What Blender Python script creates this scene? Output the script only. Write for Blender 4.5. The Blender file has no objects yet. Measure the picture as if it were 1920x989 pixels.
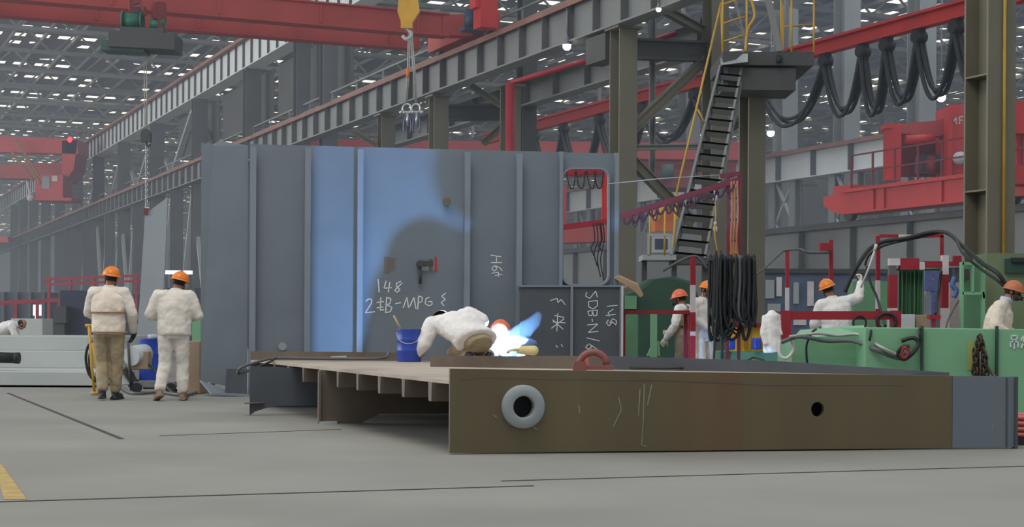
import bpy, bmesh, math, random
from mathutils import Vector, Matrix, Quaternion
from mathutils.geometry import tessellate_polygon
random.seed(7)
SC = bpy.context.scene
COL = SC.collection
V = Vector
# ------------------------------------------------------------------ camera, sky, lights, exposure
F, CX, HY, EYE, ROLL = 3000.0, 960.0, 616.0, 1.0, 0.006
cam_d = bpy.data.cameras.new('camera'); cam = bpy.data.objects.new('camera', cam_d); COL.objects.link(cam)
cam_d.sensor_fit = 'HORIZONTAL'; cam_d.sensor_width = 36.0; cam_d.lens = 36.0 * F / 1920.0
cam_d.shift_y = (HY - 494.5) / 1920.0
cam_d.clip_end = 2000
cam.matrix_world = Matrix.Translation((0, 0, EYE)) @ Matrix.Rotation(-ROLL, 4, 'Y') @ Matrix.Rotation(math.radians(90), 4, 'X')
SC.camera = cam
w = bpy.data.worlds.new('sky'); SC.world = w; w.use_nodes = True
bg = w.node_tree.nodes['Background']; bg.inputs[0].default_value = (0.86, 0.94, 1.0, 1); bg.inputs[1].default_value = 0.50
def area_light(name, loc, target, sx, sy, power, col):
    l = bpy.data.lights.new(name, 'AREA'); l.shape = 'RECTANGLE'; l.size = sx; l.size_y = sy; l.energy = power; l.color = col
    o = bpy.data.objects.new(name, l); COL.objects.link(o); o.location = loc
    o.rotation_euler = (V(target) - V(loc)).to_track_quat('-Z', 'Y').to_euler()
    return o
area_light('daylight_from_roof', (-4, 10, 21), (0, 19, 0), 16, 12, 2800, (1.0, 0.97, 0.92))
area_light('daylight_from_far_bay', (16, 62, 19.0), (14, 60, 0), 40, 40, 4200, (0.78, 0.89, 1.0))
area_light('daylight_from_side_windows', (-48, 38, 11), (0, 58, 9), 60, 16, 12000, (0.95, 0.97, 1.0))
area_light('daylight_from_far_windows', (-74, 92, 10), (-26, 113, 11), 110, 16, 15000, (0.95, 0.97, 1.0))
vs = SC.view_settings
vs.view_transform = 'Standard'; vs.look = 'None'; vs.exposure = 0.0; vs.gamma = 1.0; vs.use_curve_mapping = False
SC.cycles.use_denoising = True
SC.cycles.max_bounces = 5; SC.cycles.diffuse_bounces = 3; SC.cycles.glossy_bounces = 2; SC.cycles.volume_bounces = 1
SC.cycles.transparent_max_bounces = 8
SC.cycles.sample_clamp_indirect = 4.0
SC.cycles.use_adaptive_sampling = True

# ------------------------------------------------------------------ helpers
def P(px, py, Y):
    "point seen at photograph pixel (px,py), Y metres away"
    return V((((px - CX) - ROLL * (HY - py)) / F * Y, Y, EYE + (HY + ROLL * (px - CX) - py) / F * Y))
def G(px, py, z=0.0):
    "point at height z seen at pixel"
    Y = (EYE - z) * F / (py - (HY + ROLL * (px - CX)))
    return P(px, py, Y)
TH = math.atan(1320.0 / 3000.0)
UD = V((-math.sin(TH), math.cos(TH), 0)); VD = V((math.cos(TH), math.sin(TH), 0)); ZD = V((0, 0, 1))
def W(d, s, z): return VD * d + UD * s + ZD * z
def rowY(d, px): return F * d / (math.cos(TH) * (px + 360.0))
def rowS(d, px): return (rowY(d, px) - d * math.sin(TH)) / math.cos(TH)
def rowZ(d, px, py): return P(px, py, rowY(d, px)).z
def lin(c):
    return tuple((x / 12.92 if x <= 0.04045 else ((x + 0.055) / 1.055) ** 2.4) for x in [y / 255.0 for y in c])

MATS = {}
def mat(name, rgb, rough=0.6, metal=0.0, var=0.12, scale=3.0, rgb2=None, cover=0.5, streak=False, emit=0.0, bump=0.0, stretch=(1, 1, 1)):
    if name in MATS: return MATS[name]
    m = bpy.data.materials.new(name); MATS[name] = m; m.use_nodes = True
    nt = m.node_tree; b = nt.nodes['Principled BSDF']
    b.inputs['Roughness'].default_value = rough; b.inputs['Metallic'].default_value = metal
    c = lin(rgb)
    if emit > 0:
        b.inputs['Base Color'].default_value = (*c, 1)
        b.inputs['Emission Color'].default_value = (*c, 1); b.inputs['Emission Strength'].default_value = emit
        return m
    tc = nt.nodes.new('ShaderNodeTexCoord'); mp = nt.nodes.new('ShaderNodeMapping')
    mp.inputs['Scale'].default_value = stretch if not streak else (1, 1, 0.12)
    nt.links.new(tc.outputs['Object'], mp.inputs['Vector'])
    n = nt.nodes.new('ShaderNodeTexNoise'); n.inputs['Scale'].default_value = scale; n.inputs['Detail'].default_value = 4
    nt.links.new(mp.outputs[0], n.inputs['Vector'])
    r = nt.nodes.new('ShaderNodeValToRGB')
    e = r.color_ramp.elements
    lo = tuple(x * (1 - var) for x in c); hi = tuple(min(1, x * (1 + var)) for x in c)
    e[0].position = 0.3; e[0].color = (*lo, 1); e[1].position = 0.7; e[1].color = (*hi, 1)
    nt.links.new(n.outputs['Fac'], r.inputs['Fac'])
    out = r.outputs['Color']
    if rgb2 is not None:
        n2 = nt.nodes.new('ShaderNodeTexNoise'); n2.inputs['Scale'].default_value = scale * 0.45; n2.inputs['Detail'].default_value = 6
        nt.links.new(mp.outputs[0], n2.inputs['Vector'])
        r2 = nt.nodes.new('ShaderNodeValToRGB'); r2.color_ramp.elements[0].position = 1 - cover - 0.08; r2.color_ramp.elements[1].position = 1 - cover + 0.12
        nt.links.new(n2.outputs['Fac'], r2.inputs['Fac'])
        mx = nt.nodes.new('ShaderNodeMix'); mx.data_type = 'RGBA'
        nt.links.new(r2.outputs['Color'], mx.inputs[0]); nt.links.new(out, mx.inputs[6]); mx.inputs[7].default_value = (*lin(rgb2), 1)
        out = mx.outputs[2]
    nt.links.new(out, b.inputs['Base Color'])
    if bump > 0:
        bp = nt.nodes.new('ShaderNodeBump'); bp.inputs['Strength'].default_value = bump; bp.inputs['Distance'].default_value = 0.02
        nt.links.new(n.outputs['Fac'], bp.inputs['Height']); nt.links.new(bp.outputs[0], b.inputs['Normal'])
    return m

class MB:
    "collects shapes in world coordinates and links them as ONE mesh object"
    def __init__(s): s.v = []; s.f = []; s.sm = []
    def add(s, vs, fs, smooth=False):
        k = len(s.v); s.v += [tuple(x) for x in vs]
        for f in fs: s.f.append(tuple(i + k for i in f)); s.sm.append(smooth)
        return s
    def hexa(s, q):   # 8 corners: 4 bottom (ccw), 4 top
        return s.add(q, [(3, 2, 1, 0), (4, 5, 6, 7), (0, 1, 5, 4), (1, 2, 6, 5), (2, 3, 7, 6), (3, 0, 4, 7)])
    def box(s, c, ax, ay, az):
        "centre and three half-extent vectors"
        c, ax, ay, az = V(c), V(ax), V(ay), V(az)
        return s.hexa([c - ax - ay - az, c + ax - ay - az, c + ax + ay - az, c - ax + ay - az, c - ax - ay + az, c + ax - ay + az, c + ax + ay + az, c - ax + ay + az])
    def abox(s, x0, x1, y0, y1, z0, z1):
        return s.box(((x0 + x1) / 2, (y0 + y1) / 2, (z0 + z1) / 2), ((x1 - x0) / 2, 0, 0), (0, (y1 - y0) / 2, 0), (0, 0, (z1 - z0) / 2))
    def bar(s, a, b, w, h, up=(0, 0, 1)):
        "rectangular bar from a to b, w across, h along up"
        a, b, up = V(a), V(b), V(up); d = (b - a)
        if d.length < 1e-6: return s
        dn = d.normalized(); side = dn.cross(up)
        if side.length < 1e-4: side = dn.cross(V((1, 0, 0)))
        side.normalize(); u2 = side.cross(dn).normalized()
        return s.box((a + b) / 2, d / 2, side * (w / 2), u2 * (h / 2))
    def ibeam(s, a, b, w, h, tf, tw, up=(0, 0, 1)):
        a, b, up = V(a), V(b), V(up); dn = (b - a).normalized(); side = dn.cross(up).normalized(); u2 = side.cross(dn).normalized()
        s.bar(a + u2 * (h / 2 - tf / 2), b + u2 * (h / 2 - tf / 2), w, tf, up); s.bar(a - u2 * (h / 2 - tf / 2), b - u2 * (h / 2 - tf / 2), w, tf, up)
        return s.bar(a, b, tw, h - 2 * tf, up)
    def cone(s, a, b, r0, r1, n=12, cap=True):
        a, b = V(a), V(b); d = (b - a).normalized(); t = d.orthogonal().normalized(); q = d.cross(t)
        vs = []
        for p, r in ((a, r0), (b, r1)):
            for k in range(n): an = 2 * math.pi * k / n; vs.append(p + (t * math.cos(an) + q * math.sin(an)) * r)
        s.add(vs, [(k, (k + 1) % n, n + (k + 1) % n, n + k) for k in range(n)], True)
        if cap: k0 = len(s.v) - 2 * n; s.f += [tuple(k0 + k for k in reversed(range(n))), tuple(k0 + n + k for k in range(n))]; s.sm += [False, False]
        return s
    def cyl(s, a, b, r, n=12): return s.cone(a, b, r, r, n)
    def tube(s, pts, r, n=6, closed=False):
        pts = [V(p) for p in pts]; N = len(pts); vs = []; prev = None
        for i, p in enumerate(pts):
            d = (pts[(i + 1) % N] - pts[i - 1]) if closed else (pts[min(i + 1, N - 1)] - pts[max(i - 1, 0)])
            d.normalize()
            t = (prev - d * prev.dot(d)) if prev is not None else d.orthogonal()
            if t.length < 1e-5: t = d.orthogonal()
            t.normalize(); prev = t; q = d.cross(t)
            rr = r[i] if isinstance(r, (list, tuple)) else r
            for k in range(n): an = 2 * math.pi * k / n; vs.append(p + (t * math.cos(an) + q * math.sin(an)) * rr)
        fs = []
        for i in range(N if closed else N - 1):
            j = (i + 1) % N
            for k in range(n): fs.append((i * n + k, i * n + (k + 1) % n, j * n + (k + 1) % n, j * n + k))
        s.add(vs, fs, True)
        if not closed: k0 = len(s.v) - N * n; s.f += [tuple(k0 + k for k in reversed(range(n))), tuple(k0 + (N - 1) * n + k for k in range(n))]; s.sm += [False, False]
        return s
    def ell(s, c, rx, ry, rz, M=None, n=16, m=10, lat0=-90, lat1=90):
        c = V(c); vs = []; M = M or Matrix.Identity(3)
        for i in range(m + 1):
            la = math.radians(lat0 + (lat1 - lat0) * i / m)
            for k in range(n):
                an = 2 * math.pi * k / n
                vs.append(c + M @ V((rx * math.cos(la) * math.cos(an), ry * math.cos(la) * math.sin(an), rz * math.sin(la))))
        fs = [(i * n + k, i * n + (k + 1) % n, (i + 1) * n + (k + 1) % n, (i + 1) * n + k) for i in range(m) for k in range(n)]
        return s.add(vs, fs, True)
    def prism(s, poly, ext):
        "polygon (list of points) swept by ext, any shape"
        ext = V(ext); poly = [V(p) for p in poly]; n = len(poly)
        tris = tessellate_polygon([poly])
        vs = poly + [p + ext for p in poly]
        fs = [tuple(t) for t in tris] + [tuple(n + i for i in reversed(t)) for t in tris] + [(k, (k + 1) % n, n + (k + 1) % n, n + k) for k in range(n)]
        return s.add(vs, fs)
    def plate(s, outer, holes, ext):
        "plate with real holes"
        ext = V(ext); loops = [[V(p) for p in outer]] + [[V(p) for p in h] for h in holes]
        tris = tessellate_polygon(loops); flat = [p for l in loops for p in l]; n = len(flat)
        fs = [tuple(t) for t in tris] + [tuple(n + i for i in reversed(t)) for t in tris]
        k0 = 0
        for l in loops:
            m = len(l); fs += [(k0 + k, k0 + (k + 1) % m, n + k0 + (k + 1) % m, n + k0 + k) for k in range(m)]; k0 += m
        return s.add(flat + [p + ext for p in flat], fs)
    def lathe(s, c, prof, n=20, ax=(0, 0, 1)):
        "profile of (radius, height) about an axis through c"
        c, ax = V(c), V(ax).normalized(); t = ax.orthogonal().normalized(); q = ax.cross(t); vs = []
        for r, h in prof:
            for k in range(n): an = 2 * math.pi * k / n; vs.append(c + ax * h + (t * math.cos(an) + q * math.sin(an)) * r)
        return s.add(vs, [(i * n + k, i * n + (k + 1) % n, (i + 1) * n + (k + 1) % n, (i + 1) * n + k) for i in range(len(prof) - 1) for k in range(n)], True)
    def build(s, name, m, parent=None, bevel=0.0, remesh=0.0, smooth=None, disp=0.0):
        base = V((0, 0, 0)); p = parent
        while p is not None: base += p.location; p = p.parent
        me = bpy.data.meshes.new(name)
        me.from_pydata([(V(x) - base)[:] for x in s.v], [], s.f)
        bm = bmesh.new(); bm.from_mesh(me); bmesh.ops.recalc_face_normals(bm, faces=bm.faces); bm.to_mesh(me); bm.free()
        if len(me.polygons) == len(s.sm): me.polygons.foreach_set('use_smooth', [bool(x) if smooth is None else smooth for x in s.sm])
        o = bpy.data.objects.new(name, me); COL.objects.link(o)
        if isinstance(m, str): m = MATS[m]
        me.materials.append(m)
        if parent is not None: o.parent = parent
        if bevel > 0:
            b = o.modifiers.new('edge', 'BEVEL'); b.width = bevel; b.segments = 2; b.limit_method = 'ANGLE'; b.angle_limit = math.radians(50)
        if remesh > 0:
            r = o.modifiers.new('remesh', 'REMESH'); r.mode = 'VOXEL'; r.voxel_size = remesh; r.use_smooth_shade = True
            sm = o.modifiers.new('smooth', 'SMOOTH'); sm.iterations = 3; sm.factor = 0.5
            if disp > 0:
                t = bpy.data.textures.get('cloth_folds') or bpy.data.textures.new('cloth_folds', 'CLOUDS'); t.noise_scale = 0.10
                dm = o.modifiers.new('folds', 'DISPLACE'); dm.texture = t; dm.strength = disp; dm.mid_level = 0.5; dm.texture_coords = 'LOCAL'
        return o

def tag(o, label, cat, group=None, kind=None):
    o['label'] = label; o['category'] = cat
    if group: o['group'] = group
    if kind: o['kind'] = kind
    return o
def thing(name, loc, label, cat, group=None):
    o = bpy.data.objects.new(name, None); COL.objects.link(o); o.location = loc; o.empty_display_size = 0.2
    return tag(o, label, cat, group)
def struct(o): o['kind'] = 'structure'; return o
def copy_tree(o, parent=None):
    c = o.copy(); COL.objects.link(c)
    if parent is not None: c.parent = parent
    for ch in [x for x in COL.objects if x.parent == o]: copy_tree(ch, c)
    return c
def spline(pts, n=8):
    "smooth curve through points"
    pts = [V(p) for p in pts]; out = []
    for i in range(len(pts) - 1):
        p0, p1, p2, p3 = pts[max(i - 1, 0)], pts[i], pts[i + 1], pts[min(i + 2, len(pts) - 1)]
        for k in range(n):
            t = k / n
            out.append(0.5 * ((2 * p1) + (p2 - p0) * t + (2 * p0 - 5 * p1 + 4 * p2 - p3) * t * t + (3 * p1 - p0 - 3 * p2 + p3) * t ** 3))
    return out + [pts[-1]]

# the welding arc (a real point of light in the welder's torch)
ARC = P(930, 663, 19.6)
al = bpy.data.lights.new('welding_arc', 'POINT'); al.energy = 900; al.color = (0.20, 0.48, 1.0); al.shadow_soft_size = 0.012
ao = bpy.data.objects.new('welding_arc', al); COL.objects.link(ao); ao.location = ARC + V((0, -0.0, 0.04))
# ------------------------------------------------------------------ materials
mat('concrete', (138, 136, 129), 0.75, 0, 0.10, 0.5, (122, 119, 113), 0.45)
mat('joint', (62, 58, 54), 0.9)
mat('yellow_paint', (176, 150, 92), 0.8, 0, 0.2, 6)
mat('primer_grey', (113, 122, 131), 0.55, 0.0, 0.07, 1.2, (103, 111, 119), 0.4)
mat('primer_edge', (128, 136, 146), 0.5, 0.0, 0.06, 2)
mat('primer_dark', (80, 84, 90), 0.6, 0, 0.1, 2)
mat('rust_plate', (106, 94, 67), 0.55, 0.0, 0.14, 1.6, (118, 80, 56), 0.42, streak=True)
mat('deck_plate', (176, 162, 146), 0.6, 0.0, 0.1, 2.0, (150, 136, 122), 0.4)
mat('web_brown', (112, 100, 88), 0.6, 0, 0.12, 2.5, (96, 80, 66), 0.4)
mat('steel_grey', (126, 128, 126), 0.6, 0, 0.10, 0.6, (104, 102, 98), 0.35)
mat('steel_light', (158, 164, 166), 0.6, 0, 0.08, 0.5, (138, 142, 144), 0.3)
mat('steel_mid', (92, 95, 97), 0.65, 0, 0.10, 0.6, (80, 80, 78), 0.35)
mat('girder_pale', (206, 210, 210), 0.6, 0, 0.08, 0.5, (184, 188, 188), 0.3)
mat('steel_olive', (112, 108, 92), 0.65, 0, 0.10, 0.8, (96, 92, 80), 0.35)
mat('steel_dark', (70, 70, 68), 0.65, 0, 0.12, 0.8)
mat('flange_rust', (140, 98, 84), 0.7, 0, 0.15, 1.0, (116, 88, 78), 0.4)
mat('crane_red', (190, 46, 44), 0.5, 0, 0.10, 0.8, (160, 40, 40), 0.3)
mat('crane_red_dull', (172, 66, 62), 0.6, 0, 0.10, 0.8, (150, 60, 56), 0.3)
mat('barrier_red', (150, 30, 44), 0.5, 0, 0.12, 4)
mat('barrier_white', (205, 195, 195), 0.6, 0, 0.08, 4)
mat('rail_yellow', (196, 152, 60), 0.55, 0, 0.12, 3)
mat('machine_yellow', (214, 160, 34), 0.5, 0, 0.10, 3)
mat('orange', (222, 120, 50), 0.5, 0, 0.1, 3)
mat('green_paint', (124, 176, 136), 0.6, 0, 0.07, 1.2, (110, 160, 122), 0.3)
mat('green_dark', (44, 74, 60), 0.7, 0, 0.15, 2)
mat('green_mid', (96, 140, 106), 0.65, 0, 0.10, 1.5)
mat('hoist_green', (40, 104, 84), 0.5, 0, 0.15, 3)
mat('rubber', (34, 36, 38), 0.6, 0, 0.15, 5)
mat('cable_grey', (92, 94, 96), 0.6, 0, 0.15, 5)
mat('chrome', (190, 192, 194), 0.3, 0.85, 0.05, 3)
mat('wire_rope', (176, 174, 168), 0.5, 0.3, 0.1, 8)
mat('blue_drum', (44, 72, 168), 0.35, 0, 0.10, 4)
mat('white_box', (186, 190, 192), 0.6, 0, 0.05, 2)
mat('brown_box', (156, 134, 112), 0.75, 0, 0.10, 2)
mat('dark_hole', (20, 20, 20), 0.9)
mat('chalk', (222, 224, 222), 0.9, 0, 0.1, 20)
mat('cloth', (232, 217, 200), 0.9, 0, 0.06, 8, bump=0.15)
mat('cloth_pale', (222, 213, 202), 0.9, 0, 0.06, 8, bump=0.15)
mat('cloth_shade', (206, 192, 172), 0.9, 0, 0.06, 8, bump=0.15)
mat('cloth_white', (232, 228, 224), 0.9, 0, 0.05, 8, bump=0.15)
mat('khaki', (160, 144, 116), 0.9, 0, 0.10, 8, bump=0.15)
mat('taupe', (140, 126, 112), 0.9, 0, 0.10, 8, bump=0.15)
mat('helmet_orange', (236, 132, 38), 0.35, 0, 0.04, 4)
mat('helmet_red', (226, 108, 70), 0.4, 0, 0.04, 4)
mat('skin', (168, 116, 92), 0.6, 0, 0.05, 8)
mat('mask_dark', (52, 46, 46), 0.6)
mat('hair', (30, 24, 22), 0.8)
mat('boot', (40, 42, 46), 0.6, 0, 0.1, 8)
mat('boot_tan', (132, 108, 90), 0.7, 0, 0.1, 8)
mat('glove_dark', (40, 38, 46), 0.8)
mat('glove_white', (214, 206, 190), 0.9)
mat('glove_tan', (168, 138, 108), 0.9)
mat('glove_cream', (220, 200, 140), 0.9)
mat('belt', (150, 120, 96), 0.8)
mat('plate_pale', (182, 186, 182), 0.5, 0, 0.06, 1.0, (168, 176, 176), 0.4)
mat('hung_plate', (150, 156, 160), 0.5, 0, 0.06, 1.0)
mat('pallet_wood', (172, 144, 112), 0.8, 0, 0.15, 4)
mat('glass_dark', (40, 52, 70), 0.15)
mat('lamp_glow', (255, 250, 245), emit=14.0)
mat('lamp_case', (120, 124, 130), 0.5)
mat('red_lamp', (255, 30, 40), emit=6.0)
mat('arc_glow', (190, 220, 255), emit=30.0)
mat('strip_glow', (225, 235, 255), emit=3.0)
# ------------------------------------------------------------------ the hall: floor, roof, far walls
fl = MB().abox(-70, 130, 5, 420, -0.3, 0.0).build('floor', 'concrete'); struct(fl)
def floor_strip(name, a, b, wid, m, z=0.003):
    a, b = G(*a), G(*b); d = (b - a).normalized(); sd = V((-d.y, d.x, 0)) * wid / 2
    o = MB().prism([a - sd, b - sd, b + sd, a + sd], (0, 0, z)).build(name, m); return struct(o)
floor_strip('trim_1', (-60, 944), (1000, 912), 0.035, 'joint')
floor_strip('trim_2', (940, 903), (2000, 873), 0.035, 'joint')
floor_strip('trim_3', (15, 738), (228, 824), 0.05, 'joint')
floor_strip('trim_4', (300, 818), (640, 806), 0.03, 'joint')
o = MB().prism([G(-12, 872), G(3, 872), G(50, 938), G(8, 938)], (0, 0, 0.004)).build('trim_5', 'yellow_paint'); struct(o)

def skylight_mat():
    m = bpy.data.materials.new('roof_sheet'); m.use_nodes = True; nt = m.node_tree; b = nt.nodes['Principled BSDF']
    N = nt.nodes.new; L = nt.links.new
    tc = N('ShaderNodeTexCoord'); mp = N('ShaderNodeMapping'); mp.inputs['Rotation'].default_value = (0, 0, -TH); L(tc.outputs['Object'], mp.inputs[0])
    sp = N('ShaderNodeSeparateXYZ'); L(mp.outputs[0], sp.inputs[0])
    def math_(op, a, bv):
        n = N('ShaderNodeMath'); n.operation = op
        if hasattr(a, 'links'): L(a, n.inputs[0])
        else: n.inputs[0].default_value = a
        if hasattr(bv, 'links'): L(bv, n.inputs[1])
        else: n.inputs[1].default_value = bv
        return n.outputs[0]
    fs = math_('FRACT', math_('DIVIDE', sp.outputs['Y'], 3.0), 0)
    row = math_('LESS_THAN', fs, 0.36)
    fd = math_('FRACT', math_('DIVIDE', sp.outputs['X'], 1.5), 0)
    cell = math_('LESS_THAN', fd, 0.62)
    nz = N('ShaderNodeTexNoise'); nz.inputs['Scale'].default_value = 0.16; nz.inputs['Detail'].default_value = 3; L(mp.outputs[0], nz.inputs['Vector'])
    on = math_('GREATER_THAN', nz.outputs['Fac'], 0.49)
    mask = math_('MULTIPLY', math_('MULTIPLY', row, cell), on)
    b.inputs['Base Color'].default_value = (*lin((112, 112, 112)), 1); b.inputs['Roughness'].default_value = 0.8
    b.inputs['Emission Color'].default_value = (*lin((255, 246, 228)), 1)
    L(math_('MULTIPLY', mask, 1.7), b.inputs['Emission Strength'])
    return m
mat_sky = skylight_mat()
RZ = 20.0
roof = MB()
roof.prism([W(-55, 60, RZ), W(112, 60, RZ), W(112, 345, RZ), W(-55, 345, RZ)], (0, 0, 0.2))
ceil = roof.build('ceiling', mat_sky); struct(ceil)
pl = MB()
for k in range(80): pl.bar(W(-50 + 2.0 * k, 60, RZ - 0.16), W(-50 + 2.0 * k, 344, RZ - 0.16), 0.14, 0.24)
o = pl.build('purlins', 'steel_grey', ceil); struct(o)
tr = MB(); s0 = 64.0
tr.bar(W(-52, s0, 18.2), W(110, s0, 18.2), 0.22, 0.22); tr.bar(W(-52, s0, 19.55), W(110, s0, 19.55), 0.22, 0.22)
for k in range(54):
    a = -52 + 3 * k
    tr.bar(W(a, s0, 18.2), W(a + 1.5, s0, 19.55), 0.10, 0.10); tr.bar(W(a + 1.5, s0, 19.55), W(a + 3, s0, 18.2), 0.10, 0.10)
t0 = tr.build('roof_truss', 'steel_grey')
tag(t0, 'grey lattice roof truss carrying the skylight sheets, one of a long row', 'roof truss', 'lattice trusses under the skylight roof')
for k in range(1, 30):
    c = t0.copy(); COL.objects.link(c); c.location = UD * (8.0 * k)
# far walls
fw = MB(); fw.prism([W(-55, 343, 0), W(112, 343, 0), W(112, 343, RZ), W(-55, 343, RZ)], UD * 0.4)
struct(fw.build('wall_far', mat('cladding', (118, 126, 134), 0.7, 0, 0.1, 0.1, (100, 108, 116), 0.4)))
sw = MB(); sw.prism([W(112, 20, 0), W(112, 343, 0), W(112, 343, RZ), W(112, 20, RZ)], VD * 0.4)
struct(sw.build('wall_side', 'cladding'))

# ------------------------------------------------------------------ runway girders on the column rows
def runway(name, d, px0, px1, ztop, zbot, step, label, w=0.5, mw='steel_grey', mf='flange_rust', rail=True, s0=None, s1=None, sd=None):
    sa = rowS(d, px0) if s0 is None else s0; sb = rowS(d, px1) if s1 is None else s1
    h = ztop - zbot
    root = thing(name, W(d, sa, ztop), label, 'crane runway girder')
    m = MB(); m.bar(W(d, sa, (ztop + zbot) / 2), W(d, sb, (ztop + zbot) / 2), 0.03, h - 0.08); m.build('web', mw, root)
    st = MB(); n = int((sb - sa) / step)
    for k in range(n + 1):
        s = sa + k * step + 0.2
        st.bar(W(d - (sd or (w / 2 - 0.02)), s, (ztop + zbot) / 2), W(d - 0.016, s, (ztop + zbot) / 2), 0.03, h - 0.09)
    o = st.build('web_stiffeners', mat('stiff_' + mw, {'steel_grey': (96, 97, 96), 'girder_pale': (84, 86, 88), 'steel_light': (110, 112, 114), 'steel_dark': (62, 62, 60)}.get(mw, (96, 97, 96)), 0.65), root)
    o['kind'] = 'stuff'
    m = MB(); m.bar(W(d, sa, ztop - 0.025), W(d, sb, ztop - 0.025), w, 0.05); m.bar(W(d - w / 2, sa, ztop - 0.05), W(d - w / 2, sb, ztop - 0.05), 0.03, 0.16); m.build('top_flange', mf, root)
    m = MB(); m.bar(W(d, sa, zbot + 0.025), W(d, sb, zbot + 0.025), w, 0.05); m.build('bottom_flange', mw, root)
    if rail:
        m = MB(); m.bar(W(d, sa, ztop + 0.06), W(d, sb, ztop + 0.06), 0.08, 0.12); m.build('crane_rail', mf, root)
    return root
D1 = 18.6
zbt = (rowZ(D1, 640, 192) + rowZ(D1, 1067, 3)) / 2; zbb = (rowZ(D1, 640, 247) + rowZ(D1, 940, 123)) / 2
zat = (rowZ(D1, 133, 287) + rowZ(D1, 430, 67)) / 2; zab = (rowZ(D1, 367, 187) + rowZ(D1, 533, 67)) / 2
zat, zab = zat, max(zab, zat - 2.1)
rwB = runway('crane_runway', D1, 1700, -70, zbt, zbb, 1.55, 'long lower grey crane runway girder with rusty top flange running behind the blue-grey panel')
m = MB(); sa_, sb_ = rowS(D1, 1690), rowS(D1, -60)
m.bar(W(D1 + 0.55, sa_, zbt + 0.75), W(D1 + 0.55, sb_, zbt + 0.75), 0.05, 0.06); m.bar(W(D1 + 0.55, sa_, zbt + 0.4), W(D1 + 0.55, sb_, zbt + 0.4), 0.05, 0.05); m.bar(W(D1 + 0.45, sa_, zbt - 0.02), W(D1 + 0.45, sb_, zbt - 0.02), 0.5, 0.04)
for k in range(int((sb_ - sa_) / 3.1)): m.bar(W(D1 + 0.55, sa_ + 3.1 * k, zbt), W(D1 + 0.55, sa_ + 3.1 * k, zbt + 0.75), 0.05, 0.05, VD)
m.build('walkway_rail', 'steel_grey', rwB)
runway('crane_runway', D1 + 0.5, 760, -70, zat, zab, 1.5, 'upper grey ribbed crane runway girder passing under the red bridge crane', mw='girder_pale', w=0.8, sd=0.13)

# ------------------------------------------------------------------ columns of the first row
def column(px, d, z1, w=0.5, h=0.55, m='steel_olive', name='steel_column', label=None, group=None, cap=False, s=None):
    s = rowS(d, px) if s is None else s
    root = thing(name, W(d, s, 0), label, 'steel column', group)
    c = MB()
    for k in (-1, 1): c.box(W(d, s + k * (h / 2 - 0.02), z1 / 2), VD * (w / 2), UD * 0.02, ZD * (z1 / 2))
    c.box(W(d, s, z1 / 2), VD * 0.015, UD * (h / 2 - 0.04), ZD * (z1 / 2))
    c.build('shaft', m, root)
    b = MB(); b.box(W(d, s, 0.03), VD * (w / 2 + 0.12), UD * (h / 2 + 0.12), ZD * 0.03); b.build('base_plate', m, root)
    if cap:
        b = MB(); b.box(W(d, s, z1 - 0.03), VD * (w / 2 + 0.1), UD * (h / 2 + 0.1), ZD * 0.03); b.build('cap_plate', m, root)
    return root
DC = D1 + 0.15
cbig = column(1853, DC, 14, 0.60, 0.62, label='thick olive steel column with a yellow pipe beside the green machine frame')
sB = rowS(DC, 1853)
pp = MB(); pp.tube([W(DC + 0.02, sB - 0.35, 0.6), W(DC + 0.02, sB - 0.35, 13.9)], 0.03, 8); pp.build('yellow_pipe', 'rail_yellow', cbig)
pr = MB()
for z in (rowZ(DC, 1830, 362), rowZ(DC, 1830, 395) - 1.5, rowZ(DC, 1830, 150)):
    pr.box(W(DC - 0.16, sB, z), VD * 0.14, UD * 0.27, ZD * 0.015)
pr.build('web_ribs', 'steel_olive', cbig)
column(1408, DC, rowZ(DC, 1408, 150), 0.42, 0.42, label='steel column carrying the stair-head platform', m='steel_olive')
c4 = column(1166, DC, zbb, 0.50, 0.55, label='steel column under the lower runway girder at the panel with the window opening', cap=True)
s4 = rowS(DC, 1166)
m = MB(); m.box(W(DC - 0.1, s4 + 0.9, zbb - 0.42), VD * 0.24, UD * 0.55, ZD * 0.34); m.build('bracket', 'steel_dark', c4)
def tie(name, a, b, w, h, mt, label, group=None, cat='steel brace'):
    m = MB(); m.ibeam(a, b, w, h, max(0.03, h * 0.12), 0.03); o = m.build(name, mt); return tag(o, label, cat, group)
DT = D1 + 2.75
def twin(px): return rowS(DC, px)
cT = column(1338, DT, 16, 0.50, 0.5, label='olive steel column behind the yellow stair handrail', s=rowS(DT, 1338))
sT = rowS(DT, 1338)
tie('cross_beam', P(1186, 92, rowY(DC, 1166)), P(1324, 97, rowY(DT, 1338)), 0.3, 0.52, 'steel_dark', 'deep dark cross beam between two columns beside the stair head')
tie('cross_beam', P(1184, 277, rowY(DC, 1166)), P(1330, 275, rowY(DT, 1338)), 0.16, 0.14, 'steel_grey', 'thin horizontal tie between two columns in front of the far red crane')
tie('diagonal_brace', P(1184, 243, rowY(DC, 1166)), P(1322, 112, rowY(DT, 1338)), 0.2, 0.26, 'steel_olive', 'long diagonal brace rising from the column to the deep cross beam')
tie('diagonal_brace', P(1245, 18, rowY(DC, 1166)), P(1318, 58, rowY(DT, 1338)), 0.2, 0.22, 'steel_olive', 'short diagonal brace above the deep cross beam')
tie('diagonal_brace', P(1184, 300, rowY(DC, 1166)), P(1300, 420, rowY(DT, 1338)), 0.2, 0.26, 'steel_olive', 'diagonal brace going down behind the steel stair')
tie('hanger_post', P(1222, 30, rowY(DC, 1166) + 1), P(1222, 77, rowY(DC, 1166) + 1), 0.2, 0.2, 'steel_light', 'short pale post standing on the deep cross beam')
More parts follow.
